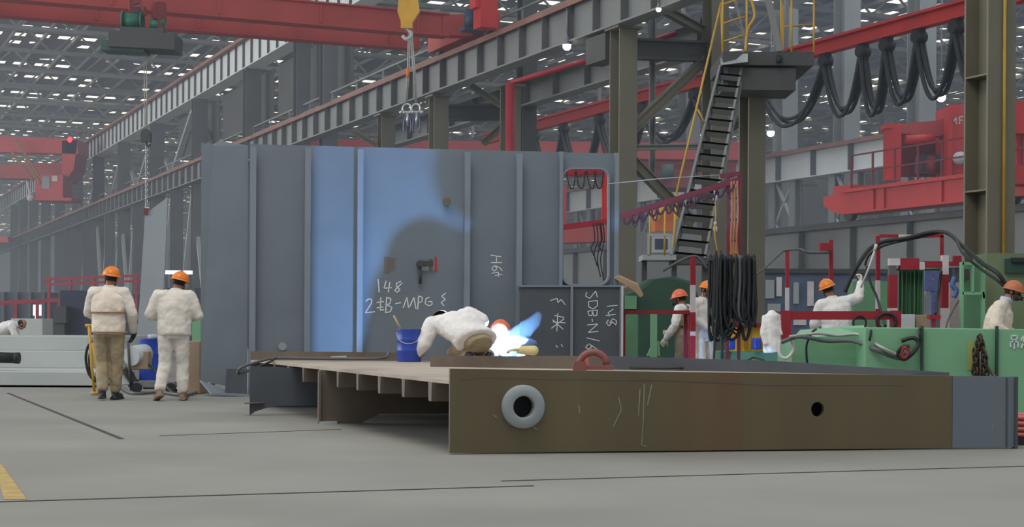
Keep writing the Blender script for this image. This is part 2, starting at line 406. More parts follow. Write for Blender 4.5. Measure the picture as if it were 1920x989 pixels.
tie('hanger_post', P(1223, 110, rowY(DC, 1166) + 1), P(1223, 340, rowY(DC, 1166) + 1), 0.16, 0.16, 'steel_grey', 'slender double channel post hanging below the deep cross beam')
for px, lab in ((955, 'steel column right of the pair of shackles, under the lower runway girder'), (820, 'steel column just behind the hanging shackles'), (722, 'steel column under the runway girder above the middle of the panel')):
    column(px, DC + (1.2 if px == 955 else 0), zbb - 0.02, 0.5, 0.5, label=lab.replace('right of the pair of shackles', 'beside the maroon riser pipe'), cap=True)
runway('crane_runway', DT, 1325, 720, 9.1, 8.2, 2.2, 'grey runway girder of the next bay behind the maroon riser pipe', mf='steel_grey')
column(985, DT, 14, 0.5, 0.5, m='steel_dark', label='dark steel column behind the maroon riser pipe')
tie('cross_beam', P(834, 212, rowY(DC, 820)), P(952, 210, rowY(DC, 820) + 1.2), 0.3, 0.55, 'steel_dark', 'dark cross beam behind the hanging shackles')
tie('diagonal_brace', P(882, 160, rowY(DC, 820)), P(940, 198, rowY(DC, 820)), 0.2, 0.2, 'steel_olive', 'small diagonal brace over the dark cross beam near the maroon riser')
tie('diagonal_brace', P(905, 270, rowY(DC, 820) + 1), P(948, 232, rowY(DC, 820) + 1), 0.2, 0.2, 'steel_olive', 'small diagonal brace under the dark cross beam near the maroon riser')
tie('diagonal_brace', P(660, 245, rowY(DC, 722)), P(706, 272, rowY(DC, 722)), 0.2, 0.2, 'steel_olive', 'small diagonal brace just above the panel with chalk writing')
mr = MB(); mr.tube([V((P(957, 300, 42).x, 42, 0)), P(957, 156, 42)], 0.13, 10); mr.tube([P(957, 156, 42), P(1140, 102, 42.2), P(1268, 62, 42.4)], 0.07, 8)
tag(mr.build('riser_pipe', 'barrier_red'), 'maroon riser pipe beside the column, bending along under the runway girder', 'pipe')
gl = 'grey steel column in the long row under the crane runways'
for px in (613, 563, 470, 372, 293, 231, 183, 144, 111, 85, 62, 43, 26):
    column(px, D1 + 0.55, zab, 0.75 if px < 500 else 0.6, 0.6, m='steel_mid', label=gl, group='columns of the long runway row')
for px in (418, 330, 258, 205, 163, 127):
    column(px, D1 + 0.1, zbb, 0.6, 0.6, m='steel_mid', label='grey steel column ending under the lower crane runway', group='short columns of the long runway row')
# V bracing between the columns
def vbrace(pxa, pxb, za, zb, label, group, dd=0.3):
    sa, sb = rowS(DC, pxa), rowS(DC, pxb); sm = (sa + sb) / 2
    m = MB(); m.bar(W(DC + dd, sa, za), W(DC + dd, sm, zb), 0.2, 0.2); m.bar(W(DC + dd, sb, za), W(DC + dd, sm, zb), 0.2, 0.2)
    tag(m.build('cross_brace', 'steel_light'), label, 'steel brace', group)
for a, b in ((372, 330), (330, 293), (293, 258), (258, 231), (231, 205), (205, 183), (183, 163), (163, 144)):
    vbrace(a, b, zbb - 6.2, zbb - 0.2, 'pale inverted V brace between columns under the lower runway girder', 'V braces under the lower runway')
for a, b in ((372, 293), (293, 231), (231, 183), (183, 144)):
    vbrace(a, b, zbt + 0.3, zab - 0.1, 'pale inverted V brace between the two runway girders', 'V braces between the runway girders', 0.85)
for a, b in ((613, 563), (563, 470), (470, 372), (372, 293)):
    sa, sb = rowS(DC, a) + .4, rowS(DC, b) - .4
    m = MB(); m.box(W(DC + 1.15, (sa + sb) / 2, zab - 1.2), VD * 0.02, UD * ((sb - sa) / 2), ZD * 1.15)
    tag(m.build('wall_panel', 'steel_dark'), 'dark plate panel closing a bay beneath the upper runway girder', 'steel panel', 'dark panels under the upper runway')

# ------------------------------------------------------------------ the far bays
D2 = 44.0
z2t = rowZ(D2, 1545, 275); z2b = rowZ(D2, 1545, 330)
runway('crane_runway', D2, 2300, 900, z2t, z2b, 3.0, 'pale ribbed runway girder of the far bay, behind the hanging cable loops', w=0.7, mw='girder_pale')
def lattice(d, s, z1, label, group):
    root = thing('lattice_column', W(d, s, 0), label, 'lattice column', group)
    for k in (-0.9, 0.9):
        m = MB(); m.ibeam(W(d, s + k, 0), W(d, s + k, z1), 0.5, 0.4, 0.05, 0.05, VD); m.build('chord', 'steel_grey', root)
    m = MB(); n = int(z1 / 1.9)
    for i in range(n):
        a, b = i * z1 / n, (i + 1) * z1 / n
        m.bar(W(d, s - 0.8, a), W(d, s + 0.8, b), 0.1, 0.14, VD); m.bar(W(d, s + 0.8, a), W(d, s - 0.8, b), 0.1, 0.14, VD)
    m.build('lacing', 'steel_light', root)
    return root
s2 = [rowS(D2, px) for px in (1900, 1725, 1585, 1470, 1375, 1290, 1215, 1150, 1095)]
for s in s2: lattice(D2, s, z2b, 'laced grey column under the far pale runway girder', 'laced columns of the far bay')
for px in (1725, 1585, 1470, 1290): column(px, D2 + 1.2, 18, 0.9, 0.9, m='steel_grey', label='tall grey column rising to the roof behind the far runway', group='tall columns of the far bay')
D3 = 78.0
runway('crane_runway', D3, 2400, 900, 9.5, 7.5, 4.0, 'hazy runway girder of the farthest bay', w=0.8, mw='steel_grey')
for px in (2150, 2000, 1870, 1760, 1660, 1570, 1490, 1420, 1350, 1285, 1230, 1180, 1130, 1090): column(px, D3, 18, 0.9, 0.9, m='steel_grey', label='hazy grey column of the farthest bay', group='columns of the farthest bay')
# lower girder the red carriage rolls on
D34 = 34.0
zlt = rowZ(D34, 1600, 420); zlb = rowZ(D34, 1500, 517)
lg = runway('low_crane_runway', D34, 2300, 950, zlt, zlb, 3.2, 'low dark crane runway girder under the red crane carriage', w=0.6, mw='steel_grey', mf='steel_dark')
for px in (1990, 1790, 1625, 1490, 1370, 1265, 1175, 1098):
    column(px, D34, zlb, 0.4, 0.4, m='steel_dark', label='short dark post under the low crane runway girder', group='posts of the low crane runway')
# haze hanging in the hall
hz = MB().abox(-88, 150, 29, 380, 0.02, 19.95)
hm = bpy.data.materials.new('haze_air'); hm.use_nodes = True; nt = hm.node_tree
for n in list(nt.nodes):
    if n.type == 'BSDF_PRINCIPLED': nt.nodes.remove(n)
vv = nt.nodes.new('ShaderNodeVolumeScatter'); vv.inputs['Color'].default_value = (0.74, 0.85, 1.0, 1); vv.inputs['Density'].default_value = 0.0028
nt.links.new(vv.outputs[0], nt.nodes['Material Output'].inputs['Volume'])
ho = hz.build('haze', hm); tag(ho, 'thin blue-grey welding haze filling the far hall', 'haze', kind='stuff'); ho.display_type = 'WIRE'
# ------------------------------------------------------------------ the standing panel (bulkhead section)
A0 = G(467, 742); A1 = P(1158, 288, 24.25); A1 = V((A1.x, A1.y, 0))
AD = (A1 - A0); AD.z = 0; AD.normalize(); AN = V((AD.y, -AD.x, 0))
def WP(px, py, off=0.0):
    "point of the panel's front plane seen at pixel, moved off towards the camera along the normal"
    o = V((0, 0, EYE)); r = P(px, py, 1.0) - o
    t = (A0 + AN * off - o).dot(AN) / r.dot(AN)
    return o + r * t
def on_wall(pts, off=0.0): return [WP(x, y, off) for x, y in pts]
zt = WP(800, 279).z
bw = thing('bulkhead_panel', A0, 'tall blue-grey ribbed steel panel with a window opening standing on the floor', 'steel panel')
TK = -AN * 0.025
def at_z(px, z):
    q = WP(px, 500); return V((q.x, q.y, z))
def rrect(x0, y0, x1, y1, r, n=5):
    out = []
    for cx, cy, a in ((x1 - r, y0 + r, -90), (x1 - r, y1 - r, 0), (x0 + r, y1 - r, 90), (x0 + r, y0 + r, 180)):
        for k in range(n + 1):
            an = math.radians(a + 90 * k / n); out.append((cx + r * math.cos(an), cy + r * math.sin(an)))
    return out
BZ = 0.02
outer = [at_z(467, BZ), at_z(1046, BZ), at_z(1046, zt), at_z(467, zt)]
hole1 = on_wall([(732, 484), (747, 484), (747, 509), (732, 509)])
hole2 = on_wall([(789, 486), (815, 486), (815, 508), (789, 508)])
m = MB().plate(outer, [hole1, hole2], TK); m.build('plating', 'primer_grey', bw)
# frame round the window opening
out2 = [at_z(1046.5, WP(1046, 536).z), at_z(1158, WP(1158, 536).z), at_z(1158, zt), at_z(1046.5, zt)]
m = MB().plate(out2, [on_wall(rrect(1055, 318, 1139, 533, 17))], TK); m.build('window_frame', 'primer_grey', bw)
m = MB(); hp = on_wall(rrect(1055, 318, 1139, 533, 17)); hp2 = on_wall(rrect(1052, 315, 1142, 536, 19))
n = len(hp)
m.add(hp + [p + AN * 0.06 for p in hp] + hp2 + [p + AN * 0.06 for p in hp2],
      [(k, (k + 1) % n, n + (k + 1) % n, n + k) for k in range(n)] + [(2 * n + k, 2 * n + (k + 1) % n, 3 * n + (k + 1) % n, 3 * n + k) for k in range(n)] + [(n + k, n + (k + 1) % n, 3 * n + (k + 1) % n, 3 * n + k) for k in range(n)])
m.build('opening_rim', 'primer_edge', bw)
def stiff(px, z0, z1, name='stiffener', depth=0.13, fw=0.085, mt='primer_edge'):
    q = at_z(px, 0); q.z = 0
    m = MB()
    a = q + ZD * z0; b = q + ZD * z1
    m.bar(a + AN * depth / 2, b + AN * depth / 2, 0.014, depth, AN)
    m.bar(a + AN * depth + AD * (fw / 2 - 0.007), b + AN * depth + AD * (fw / 2 - 0.007), fw, 0.014, AN)
    # sniped top
    return m.build(name, mt, bw)
for px in (469, 571, 669, 869, 966): stiff(px, BZ, zt - 0.05)
stiff(1047, WP(1047, 536).z, zt, depth=0.09, fw=0.05); stiff(1150, WP(1150, 536).z, zt, depth=0.11, fw=0.06)
# receding end panel at the left
e0 = [at_z(377, 0.22), at_z(464, 0.06), at_z(464, zt - 0.02), at_z(408, zt + 0.05), at_z(399, zt - 0.03), at_z(376, zt + 0.02)]
sh = -AD * 0.0 + AN * 0.0
m = MB().prism([p - AN * 0.12 * (1 if i in (0, 3, 4, 5) else 0.2) for i, p in enumerate(e0)], TK); m.build('end_plating', 'primer_grey', bw)
m = MB().prism([at_z(376, 0.20) + AN * 0.02, at_z(398, 0.02) + AN * 0.35, at_z(467, 0.0) + AN * 0.35, at_z(467, 0.0), at_z(440, 0.0)], ZD * 0.03); m.build('base_plate', 'primer_edge', bw)
m = MB()
q0, q1 = at_z(423, 0.03) + AN * 0.2, at_z(464, 0.03) + AN * 0.25
m.prism([q0, q1, q1 + ZD * 0.36, q0 + ZD * 0.36 + AD * 0.02, ], TK); m.build('foot_bracket', 'primer_dark', bw)
# lower box of two bays in front, right
LBo = 0.30
lb = [WP(976, 537, LBo), WP(1164, 537, LBo)]
zl = (lb[0].z + lb[1].z) / 2
m = MB().prism([V((lb[0].x, lb[0].y, 0)), V((lb[1].x, lb[1].y, 0)), V((lb[1].x, lb[1].y, zl)), V((lb[0].x, lb[0].y, zl))], TK); m.build('lower_plating', 'primer_dark', bw)
m = MB(); m.bar(lb[0] - AN * 0.14, lb[1] - AN * 0.14, 0.34, 0.025); m.build('ledge', 'primer_edge', bw)
for px in (1071, 1163):
    q = WP(px, 600, LBo); m = MB(); m.bar(V((q.x, q.y, 0)) + AN * 0.03, V((q.x, q.y, zl)) + AN * 0.03, 0.03, 0.06, AN); m.build('lower_stiffener', 'primer_edge', bw)
# lifting lugs, burnt cut-outs
for px, py in ((836, 380), (529, 650)):
    q = WP(px, py); m = MB(); m.cyl(q, q + AN * 0.09, 0.045, 12); m.cyl(q + AN * 0.09, q + AN * 0.13, 0.06, 12); m.build('lifting_lug', 'chrome' if py > 600 else 'rust_plate', bw)
for x0, y0, x1, y1 in ((720, 482, 732, 512), (815, 482, 819, 510)):
    m = MB().prism(on_wall([(x0, y0), (x1, y0), (x1, y1), (x0, y1)], 0.001), AN * 0.004); m.build('scorched_patch', 'web_brown' if x0 < 800 else 'crane_red', bw)
m = MB(); q = WP(787, 495); m.cyl(q, q + AN * 0.12, 0.05, 12); m.cyl(q + AN * 0.06 - ZD * 0.02, q + AN * 0.06 - ZD * 0.3, 0.022, 10); m.box(q + AN * 0.05 + AD * 0.09, AD * 0.1, AN * 0.03, ZD * 0.04); m.build('clamp', 'steel_dark', bw)
# chalk writing
def chalk(strokes, wd=2.0, off=0.004, frm=None):
    m = MB()
    for st in strokes:
        pts = [WP(x, y, off) for x, y in st]
        for a, b in zip(pts, pts[1:]):
            m.bar(a, b, wd * 0.0078, 0.004, AN)
    return m
T = chalk([[(709, 524), (711, 549)], [(724, 527), (720, 541), (735, 540)], [(731, 529), (728, 549)], [(752, 528), (743, 532), (744, 538), (750, 544), (744, 549), (740, 545), (754, 531)],
           [(686, 566), (690, 561), (697, 562), (697, 568), (685, 587), (703, 585)], [(706, 568), (720, 566)], [(714, 558), (713, 583), (720, 581)], [(706, 578), (719, 576)],
           [(725, 558), (723, 587)], [(725, 558), (733, 561), (731, 570), (725, 572), (735, 577), (732, 585), (722, 587)], [(741, 570), (752, 568)], [(756, 578), (763, 558), (766, 578)], [(768, 576), (776, 558), (780, 580)],
           [(785, 555), (783, 581)], [(785, 556), (792, 558), (791, 566), (784, 569)], [(806, 558), (799, 560), (797, 570), (803, 574), (810, 572), (810, 566), (803, 566)], [(836, 550), (828, 556), (835, 562), (827, 568), (833, 574)],
           [(671, 556), (673, 566)]], 2.2)
o = T.build('chalk_writing', 'chalk', bw); o['label'] = 'white chalk numbers and letters on the plating'
T = chalk([[(920, 479), (940, 482)], [(921, 493), (941, 493)], [(931, 480), (931, 493)], [(926, 499), (922, 505), (927, 509), (932, 504), (927, 498), (938, 503), (942, 509)], [(922, 513), (935, 511), (934, 520)], [(928, 517), (942, 515)]], 1.8)
T.build('chalk_writing', 'chalk', bw)
chalk2 = lambda s, wd=1.6: chalk(s, wd, LBo + 0.004)
T = chalk2([[(1032, 564), (1045, 560), (1046, 568), (1052, 562), (1060, 572)], [(1040, 592), (1058, 596)], [(1036, 604), (1060, 606)], [(1046, 588), (1044, 622)], [(1058, 598), (1034, 616)], [(1036, 600), (1056, 618)], [(1042, 648), (1046, 652)], [(1052, 646), (1055, 651)]])
T.build('chalk_writing', 'chalk', bw)
T = chalk2([[(1100, 548), (1098, 556), (1106, 560), (1117, 546), (1120, 558)], [(1103, 566), (1120, 564)], [(1103, 566), (1104, 576), (1112, 580), (1120, 574), (1120, 564)], [(1102, 584), (1120, 582)], [(1102, 584), (1104, 592), (1110, 592), (1111, 584), (1113, 593), (1119, 592), (1120, 582)], [(1110, 598), (1111, 604)],
            [(1101, 610), (1121, 608), (1103, 624), (1122, 622)], [(1100, 634), (1124, 640)], [(1103, 646), (1098, 652), (1104, 656), (1110, 650), (1104, 645), (1120, 656)]])
T.build('chalk_writing', 'chalk', bw)
T = chalk2([[(1138, 575), (1158, 573)], [(1150, 580), (1140, 587), (1143, 594)], [(1136, 592), (1154, 590)], [(1141, 600), (1137, 606), (1142, 612), (1148, 604), (1155, 610), (1156, 602), (1149, 598), (1143, 606)]])
T.build('chalk_writing', 'chalk', bw)
# ------------------------------------------------------------------ the ship section on the floor (deck unit)
BL, BR = G(843, 853), G(1905, 842)
ztl = P(843, 692, BL.y).z; ztr = P(1905, 707, BR.y).z
BDv = (BR - BL); BLEN = BDv.length; BDv.normalize(); BNv = V((BDv.y, -BDv.x, 0))   # normal towards the camera
def BP(px, py, off=0.0):
    o = V((0, 0, EYE)); r = P(px, py, 1.0) - o
    t = (BL + BNv * off - o).dot(BNv) / r.dot(BNv); return o + r * t
def circ(cx, cy, rx, ry, n=28): return [(cx + rx * math.cos(2 * math.pi * k / n), cy + ry * math.sin(2 * math.pi * k / n)) for k in range(n)]
unit = thing('deck_unit', BL, 'low rusty steel deck section with a pierced girder face lying on the shop floor', 'ship section')
seam = BP(1785, 780)
ts = (seam - BL).dot(BDv); ztm = ztl + (ztr - ztl) * ts / BLEN
c0 = BL.copy(); c1 = V((seam.x, seam.y, 0))
face = [c0 + ZD * 0.012, c1 + ZD * 0.012, V((c1.x, c1.y, ztm)), V((c0.x, c0.y, ztl))]
hA = [BP(x, y) for x, y in circ(980, 763, 20, 21)]; hB = [BP(x, y) for x, y in circ(1533, 768, 12, 14)]
m = MB().plate(face, [hA, hB], -BNv * 0.05); m.build('girder_face', 'rust_plate', unit)
f2 = [c1 + ZD * 0.012 + BDv * 0.004, BR + ZD * 0.012, V((BR.x, BR.y, ztr)), V((c1.x, c1.y, ztm)) + BDv * 0.004]
m = MB().prism(f2, -BNv * 0.05); m.build('girder_end_plate', 'primer_grey', unit)
m = MB(); m.box(BR + ZD * ztr / 2 - BDv * 0.006 - BNv * 0.01, BDv * 0.012, BNv * 0.03, ZD * (ztr / 2)); m.box(BR + ZD * ztr / 2 - BDv * 0.09 + BNv * 0.004, BDv * 0.006, BNv * 0.004, ZD * (ztr / 2 - 0.01)); m.build('edge_bar', 'primer_dark', unit)
# welded ring
cA = BP(980, 763); rin = (BP(1000, 763) - cA).length; rout = (BP(1020, 763) - cA).length
m = MB().lathe(cA, [(rin, -0.05), (rin, 0.055), (rin + 0.008, 0.06), (rout - 0.01, 0.045), (rout, 0.035), (rout, 0.0)], 36, BNv); m.build('welded_ring', 'steel_light', unit)
m = MB().prism([c0 + BDv * 0.3 + ZD * 0.04, c1 - BDv * 0.3 + ZD * 0.04, c1 - BDv * 0.3 + ZD * (ztm - 0.1), c0 + BDv * 0.3 + ZD * (ztl - 0.1)], -BNv * 0.02)
m.v = [tuple(V(p) - BNv * 0.34) for p in m.v]; m.build('inner_plate', 'primer_dark', unit)
# weld seam marks on the face
m = MB()
for a, b in (((862, 712), (900, 708)), ((900, 708), (1100, 712)), ((1100, 712), (1250, 714)), ((1250, 714), (1440, 722)), ((1440, 722), (1690, 722))):
    m.bar(BP(*a, 0.001), BP(*b, 0.001), 0.006, 0.003, BNv)
o = m.build('weld_seam', 'web_brown', unit)
for st in ([(1208, 720), (1206, 790), (1203, 835), (1212, 838)], [(1222, 722), (1214, 760)], [(1200, 730), (1197, 780)], [(1160, 745), (1165, 770), (1150, 800)], [(1085, 760), (1087, 775)], [(1878, 780), (1884, 788)], [(1862, 792), (1860, 806)], [(925, 778), (932, 784)], [(1000, 800), (1006, 806)]):
    m = MB()
    for a, b in zip(st, st[1:]): m.bar(BP(*a, 0.001), BP(*b, 0.001), 0.009, 0.003, BNv)
    m.build('chalk_mark', mat('chalk_faint', (152, 142, 128), 0.9), unit)
m = MB(); k = BP(1708, 706); m.box(V((c0.x, c0.y, ztl)) * 0.5 + V((c1.x, c1.y, ztm)) * 0.5 - BNv * 0.0 - ZD * 0.006, BDv * (ts / 2), BNv * 0.055, ZD * 0.006)
# deck plating
DZ = P(840, 714, BL.y).z
DL0 = G(842, 714, DZ) ; DL1 = G(505, 678, DZ)
RR = [P(470, 672, 19.9), P(782, 670, 20.0)]
up0, up1, up2, up3 = P(808, 688, 17.05), P(1140, 688, 16.4), P(1450, 692, 15.6), P(1780, 704, 14.7)
def dz(p, z=None): return V((p.x, p.y, DZ if z is None else z))
b0 = BL - BNv * 0.05
dk = [dz(b0), dz(BR - BNv * 0.05 - BDv * 0.1), dz(up3) - BDv * -0.1, dz(P(1500, 690, 16.6)), dz(P(1140, 676, 19.3)), dz(RR[1]), dz(RR[0]), dz(DL1)]
EDGE = []
for k in range(1, 8):
    t = k / 8.0; EDGE.append(dz(DL1.lerp(DL0, t) + V((0.0, 0, 0)), DZ + 0.02 * math.sin(t * 9)))
m = MB().prism([dz(b0), dz(BR - BNv * 0.05 - BDv * 0.1), dz(P(1500, 690, 16.6)), dz(P(1140, 676, 19.3)), dz(RR[1]), dz(RR[0]), dz(DL1)], -ZD * 0.03); m.build('deck_plating', 'deck_plate', unit)
def upstand(a, b, za, zb, th=0.02, name='upstand', mt='web_brown', z0=None):
    z0 = DZ if z0 is None else z0
    d = (b - a); d.z = 0; n = V((d.y, -d.x, 0)).normalized() * th
    m = MB().prism([V((a.x, a.y, z0)), V((b.x, b.y, z0)), V((b.x, b.y, zb)), V((a.x, a.y, za))], n); return m.build(name, mt, unit)
upstand(RR[0], RR[1], P(470, 659, 19.9).z, P(782, 662, 20).z)
upstand(up0, up1, P(808, 668, 17.05).z, P(1140, 668, 16.4).z)
upstand(up1, up2, P(1140, 668, 16.4).z, P(1450, 677, 15.6).z, mt='primer_dark')
upstand(up2, up3, P(1450, 677, 15.6).z, P(1780, 699, 14.7).z, mt='primer_dark')
m = MB()
ua, ub = V((ARC.x - .285, ARC.y + .40, DZ)), V((ARC.x - .52, ARC.y + .06, DZ))
m.prism([ua, ub, ub + ZD * 0.48, ua + ZD * 0.50], V((-0.012, 0.01, 0))); m.build('added_arc_blocker', 'primer_dark', unit)  # added plate, out of view, keeps arc light off the panel's left end
# stiffeners under the deck running across, their cut ends at the free edge
for k in range(9):
    t = (k + 0.35) / 9.0
    p = DL1.lerp(DL0, t); L = 3.2 - 0.4 * t
    m = MB(); a = dz(p, DZ - 0.03); b = a + BDv * L
    h = 0.155
    m.prism([a - BNv * 0.10, a + BNv * 0.10, a + BNv * 0.075 - ZD * h, a - BNv * 0.075 - ZD * h], BDv * L)
    m.build('deck_stiffener', 'web_brown', unit)
# transverse webs
w2 = G(600, 795); w3 = G(468, 780)
def web(a, L, z1, name, mt, cut=None):
    pts = cut or [a, a + BDv * L, a + BDv * L + ZD * z1, a + ZD * z1]
    m = MB().prism(pts, -BNv * 0.03); return m.build(name, mt, unit)
web(w2, 4.6, DZ - 0.19, 'transverse_web', 'web_brown', [w2, w2 + BDv * 0.42, w2 + BDv * 0.62 + ZD * 0.10, w2 + BDv * 4.6 + ZD * 0.10, w2 + BDv * 4.6 + ZD * (DZ - 0.19), w2 + ZD * (DZ - 0.03)])
m = MB(); m.box(w2 + BNv * 0.01 + ZD * (DZ / 2 - 0.02) - BDv * 0.01, BDv * 0.012, BNv * 0.05, ZD * (DZ / 2 - 0.02)); m.build('web_edge_bar', 'web_brown', unit)
lg = 1.0 - (765 - 613) * w3.y / F
web(w3, 4.0, DZ - 0.2, 'transverse_web', 'primer_dark', [w3, w3 + BDv * 0.06 + ZD * 0.045, w3 + BDv * 0.2 + ZD * (lg + 0.0), w3 + BDv * 0.34 + ZD * (lg + 0.02), w3 + BDv * 5.0 + ZD * (lg + 0.02), w3 + BDv * 5.0 + ZD * (DZ - 0.20), w3 + ZD * (DZ - 0.03)])
m = MB(); m.bar(w3 + ZD * (lg + 0.05) - BDv * 0.06, w3 + ZD * (lg + 0.06) + BDv * 0.16, 0.1, 0.012); m.build('bracket_flat', 'web_brown', unit)
# side girder under the rear edge so that the deck is carried
rr0, rr1 = dz(RR[0], 0), dz(RR[1], 0)
m = MB().prism([rr0, rr1, dz(RR[1], DZ - .03), dz(RR[0], DZ - .03)], BNv * -0.03); m.build('rear_web', 'primer_dark', unit)
m = MB(); m.box(w2 + BDv * 0.08 + BNv * 0.02 + ZD * 0.012, BDv * 0.09, BNv * 0.06, ZD * 0.012); m.build('shim', 'white_box', unit)
# ------------------------------------------------------------------ bridge crane in the upper left, on the lower runway
sC = rowS(D1, 878); RZB = zbt + 0.12
def CP(d, ds, z): return W(d, sC + ds, z)
zg0 = RZB + 0.02; zg1 = P(833, 30, 48.4).z
br = thing('bridge_crane', CP(D1, 0, RZB), 'dull red overhead bridge crane crossing at the top, its end carriage on the lower runway', 'bridge crane')
for k, nm in ((-0.55, 'girder'), (1.9, 'girder')):
    m = MB(); a, b = CP(D1 - 1.0, k, (zg0 + zg1) / 2), CP(-9, k, (zg0 + zg1) / 2)
    m.bar(a, b, 0.42, zg1 - zg0); m.bar(a + ZD * (zg1 - zg0) / 2, b + ZD * (zg1 - zg0) / 2, 0.56, 0.05); m.bar(a - ZD * (zg1 - zg0) / 2, b - ZD * (zg1 - zg0) / 2, 0.56, 0.05)
    for j in range(9): m.bar(CP(D1 - 2 - 3 * j, k - 0.235, zg0 + 0.05), CP(D1 - 2 - 3 * j, k - 0.235, zg1 - 0.05), 0.06, 0.05, UD)
    m.build(nm, 'crane_red_dull', br)
m = MB(); m.box(CP(D1, 0.6, RZB + 0.42), VD * 0.28, UD * 2.3, ZD * 0.30); m.prism([CP(D1 - 1.2, -0.8, zg0), CP(D1 - 1.2, -0.8, zg1 - 0.05), CP(D1 - 0.2, -0.8, RZB + 0.75), CP(D1 - 0.2, -0.8, zg0 + 0.05)], UD * 0.5); m.build('end_carriage', 'crane_red_dull', br)
for k in (-1.4, 2.6):
    m = MB(); m.cyl(CP(D1 - 0.07, k, RZB + 0.2), CP(D1 + 0.07, k, RZB + 0.2), 0.2, 16); m.build('wheel', 'steel_dark', br)
m = MB(); q = P(884, 38, 47.0); m.cyl(q - ZD * 0.25, q + ZD * 0.3, 0.22, 14); m.box(q - ZD * 0.28, VD * 0.3, UD * 0.22, ZD * 0.06); m.build('travel_motor', mat('motor_blue', (48, 66, 86), 0.5), br)
m = MB(); q = P(910, 22, 46.4); m.box(q, VD * 0.26, UD * 0.28, ZD * 0.5); m.box(q + ZD * 0.2 - VD * 0.1, VD * 0.3, UD * 0.22, ZD * 0.14); m.build('gear_housing', 'crane_red', br)
# crab with green drums on the crane
Yt = 42.2
tz = thing('hoist_crab', P(268, 60, Yt), 'dark hoist crab with green drums hanging at the near side of the red bridge', 'crane hoist')
m = MB(); a, b = P(212, 78, Yt), P(335, 84, Yt); m.bar(a, b, 1.0, 0.42); m.bar(P(232, 66, Yt), P(312, 70, Yt), 0.9, 0.3); m.build('frame', 'steel_dark', tz)
m = MB(); a, b = P(195, 88, Yt), P(276, 92, Yt); m.bar(a, b, 0.7, 0.26); m.build('lower_frame', mat('hoist_green_dull', (60, 84, 76), 0.6), tz)
m = MB(); m.cyl(P(232, 38, Yt), P(266, 40, Yt), 0.20, 18); m.cyl(P(230, 38, Yt), P(233, 38, Yt), 0.25, 18); m.cyl(P(265, 40, Yt), P(268, 40, Yt), 0.25, 18); m.build('drum', 'hoist_green', tz)
m = MB(); m.cyl(P(282, 44, Yt), P(310, 45, Yt), 0.15, 16); m.build('brake_drum', 'hoist_green', tz)
m = MB(); m.bar(P(246, 62, Yt), P(246, -12, Yt), 0.12, 0.12, UD); m.bar(P(300, 62, Yt), P(300, 5, Yt), 0.18, 0.3, UD); m.bar(P(243, 8, Yt), P(262, 2, Yt), 0.1, 0.1); m.bar(P(262, 0, Yt), P(272, 30, Yt), 0.08, 0.08); m.box(P(298, 22, Yt), VD * 0.17, UD * 0.15, ZD * 0.22); m.build('motor_mount', mat('crane_red_deep', (120, 40, 42), 0.6), tz)
m = MB(); m.bar(P(262, 20, Yt), P(262, 20, Yt + 2.2), 0.3, 0.2); m.bar(P(300, 30, Yt), P(300, 30, Yt + 2.2), 0.3, 0.2); m.build('hanger_arm', 'steel_dark', tz)
# hook, chain and the hung plate
rp = MB()
for k in (-1, 1): rp.tube([P(272 + 2 * k, 92, Yt), P(274 + 2 * k, 252, Yt)], 0.012, 6)
hk = thing('crane_hook', P(275, 258, Yt), 'small dark hook block with chain slings holding the leaning grey plate', 'crane hook')
rp.build('hoist_rope', 'wire_rope', hk)
m = MB(); m.box(P(274, 258, Yt), V((0.13, 0, 0)), V((0, 0.09, 0)), ZD * 0.12); m.cyl(P(274, 250, Yt) - V((0, .1, 0)), P(274, 250, Yt) + V((0, .1, 0)), 0.11, 14); m.tube(spline([P(274, 266, Yt), P(275, 272, Yt), P(279, 275, Yt), P(281, 270, Yt)], 4), 0.03, 8); m.build('hook_block', 'steel_dark', hk)
m = MB()
for i in range(22):
    z = 276 + i * 5.4; c = P(274 + (i % 2) * 0.6, z, Yt); ax = V((1, 0, 0)) if i % 2 else V((0, 1, 0))
    m.tube([c + (ax * math.cos(t) * 0.03 + ZD * math.sin(t) * 0.055) for t in [k * math.pi / 4 for k in range(8)]], 0.011, 5, True)
m.build('chain', 'chrome', hk)
m = MB(); m.box(P(274, 397, Yt), V((0.05, 0, 0)), V((0, 0.06, 0)), ZD * 0.09); m.build('plate_clamp', 'crane_red_deep', hk)
m = MB().prism([P(272, 402, Yt), P(314, 370, Yt), P(310, 470, Yt), P(303, 600, Yt), P(303, 641, Yt), P(256, 641, Yt), P(262, 560, Yt)], V((0.02, 0.05, 0)))
o = m.build('hung_plate', 'hung_plate'); tag(o, 'tall pale grey plate hanging on edge from the chain hook behind the two walking workers', 'steel plate')
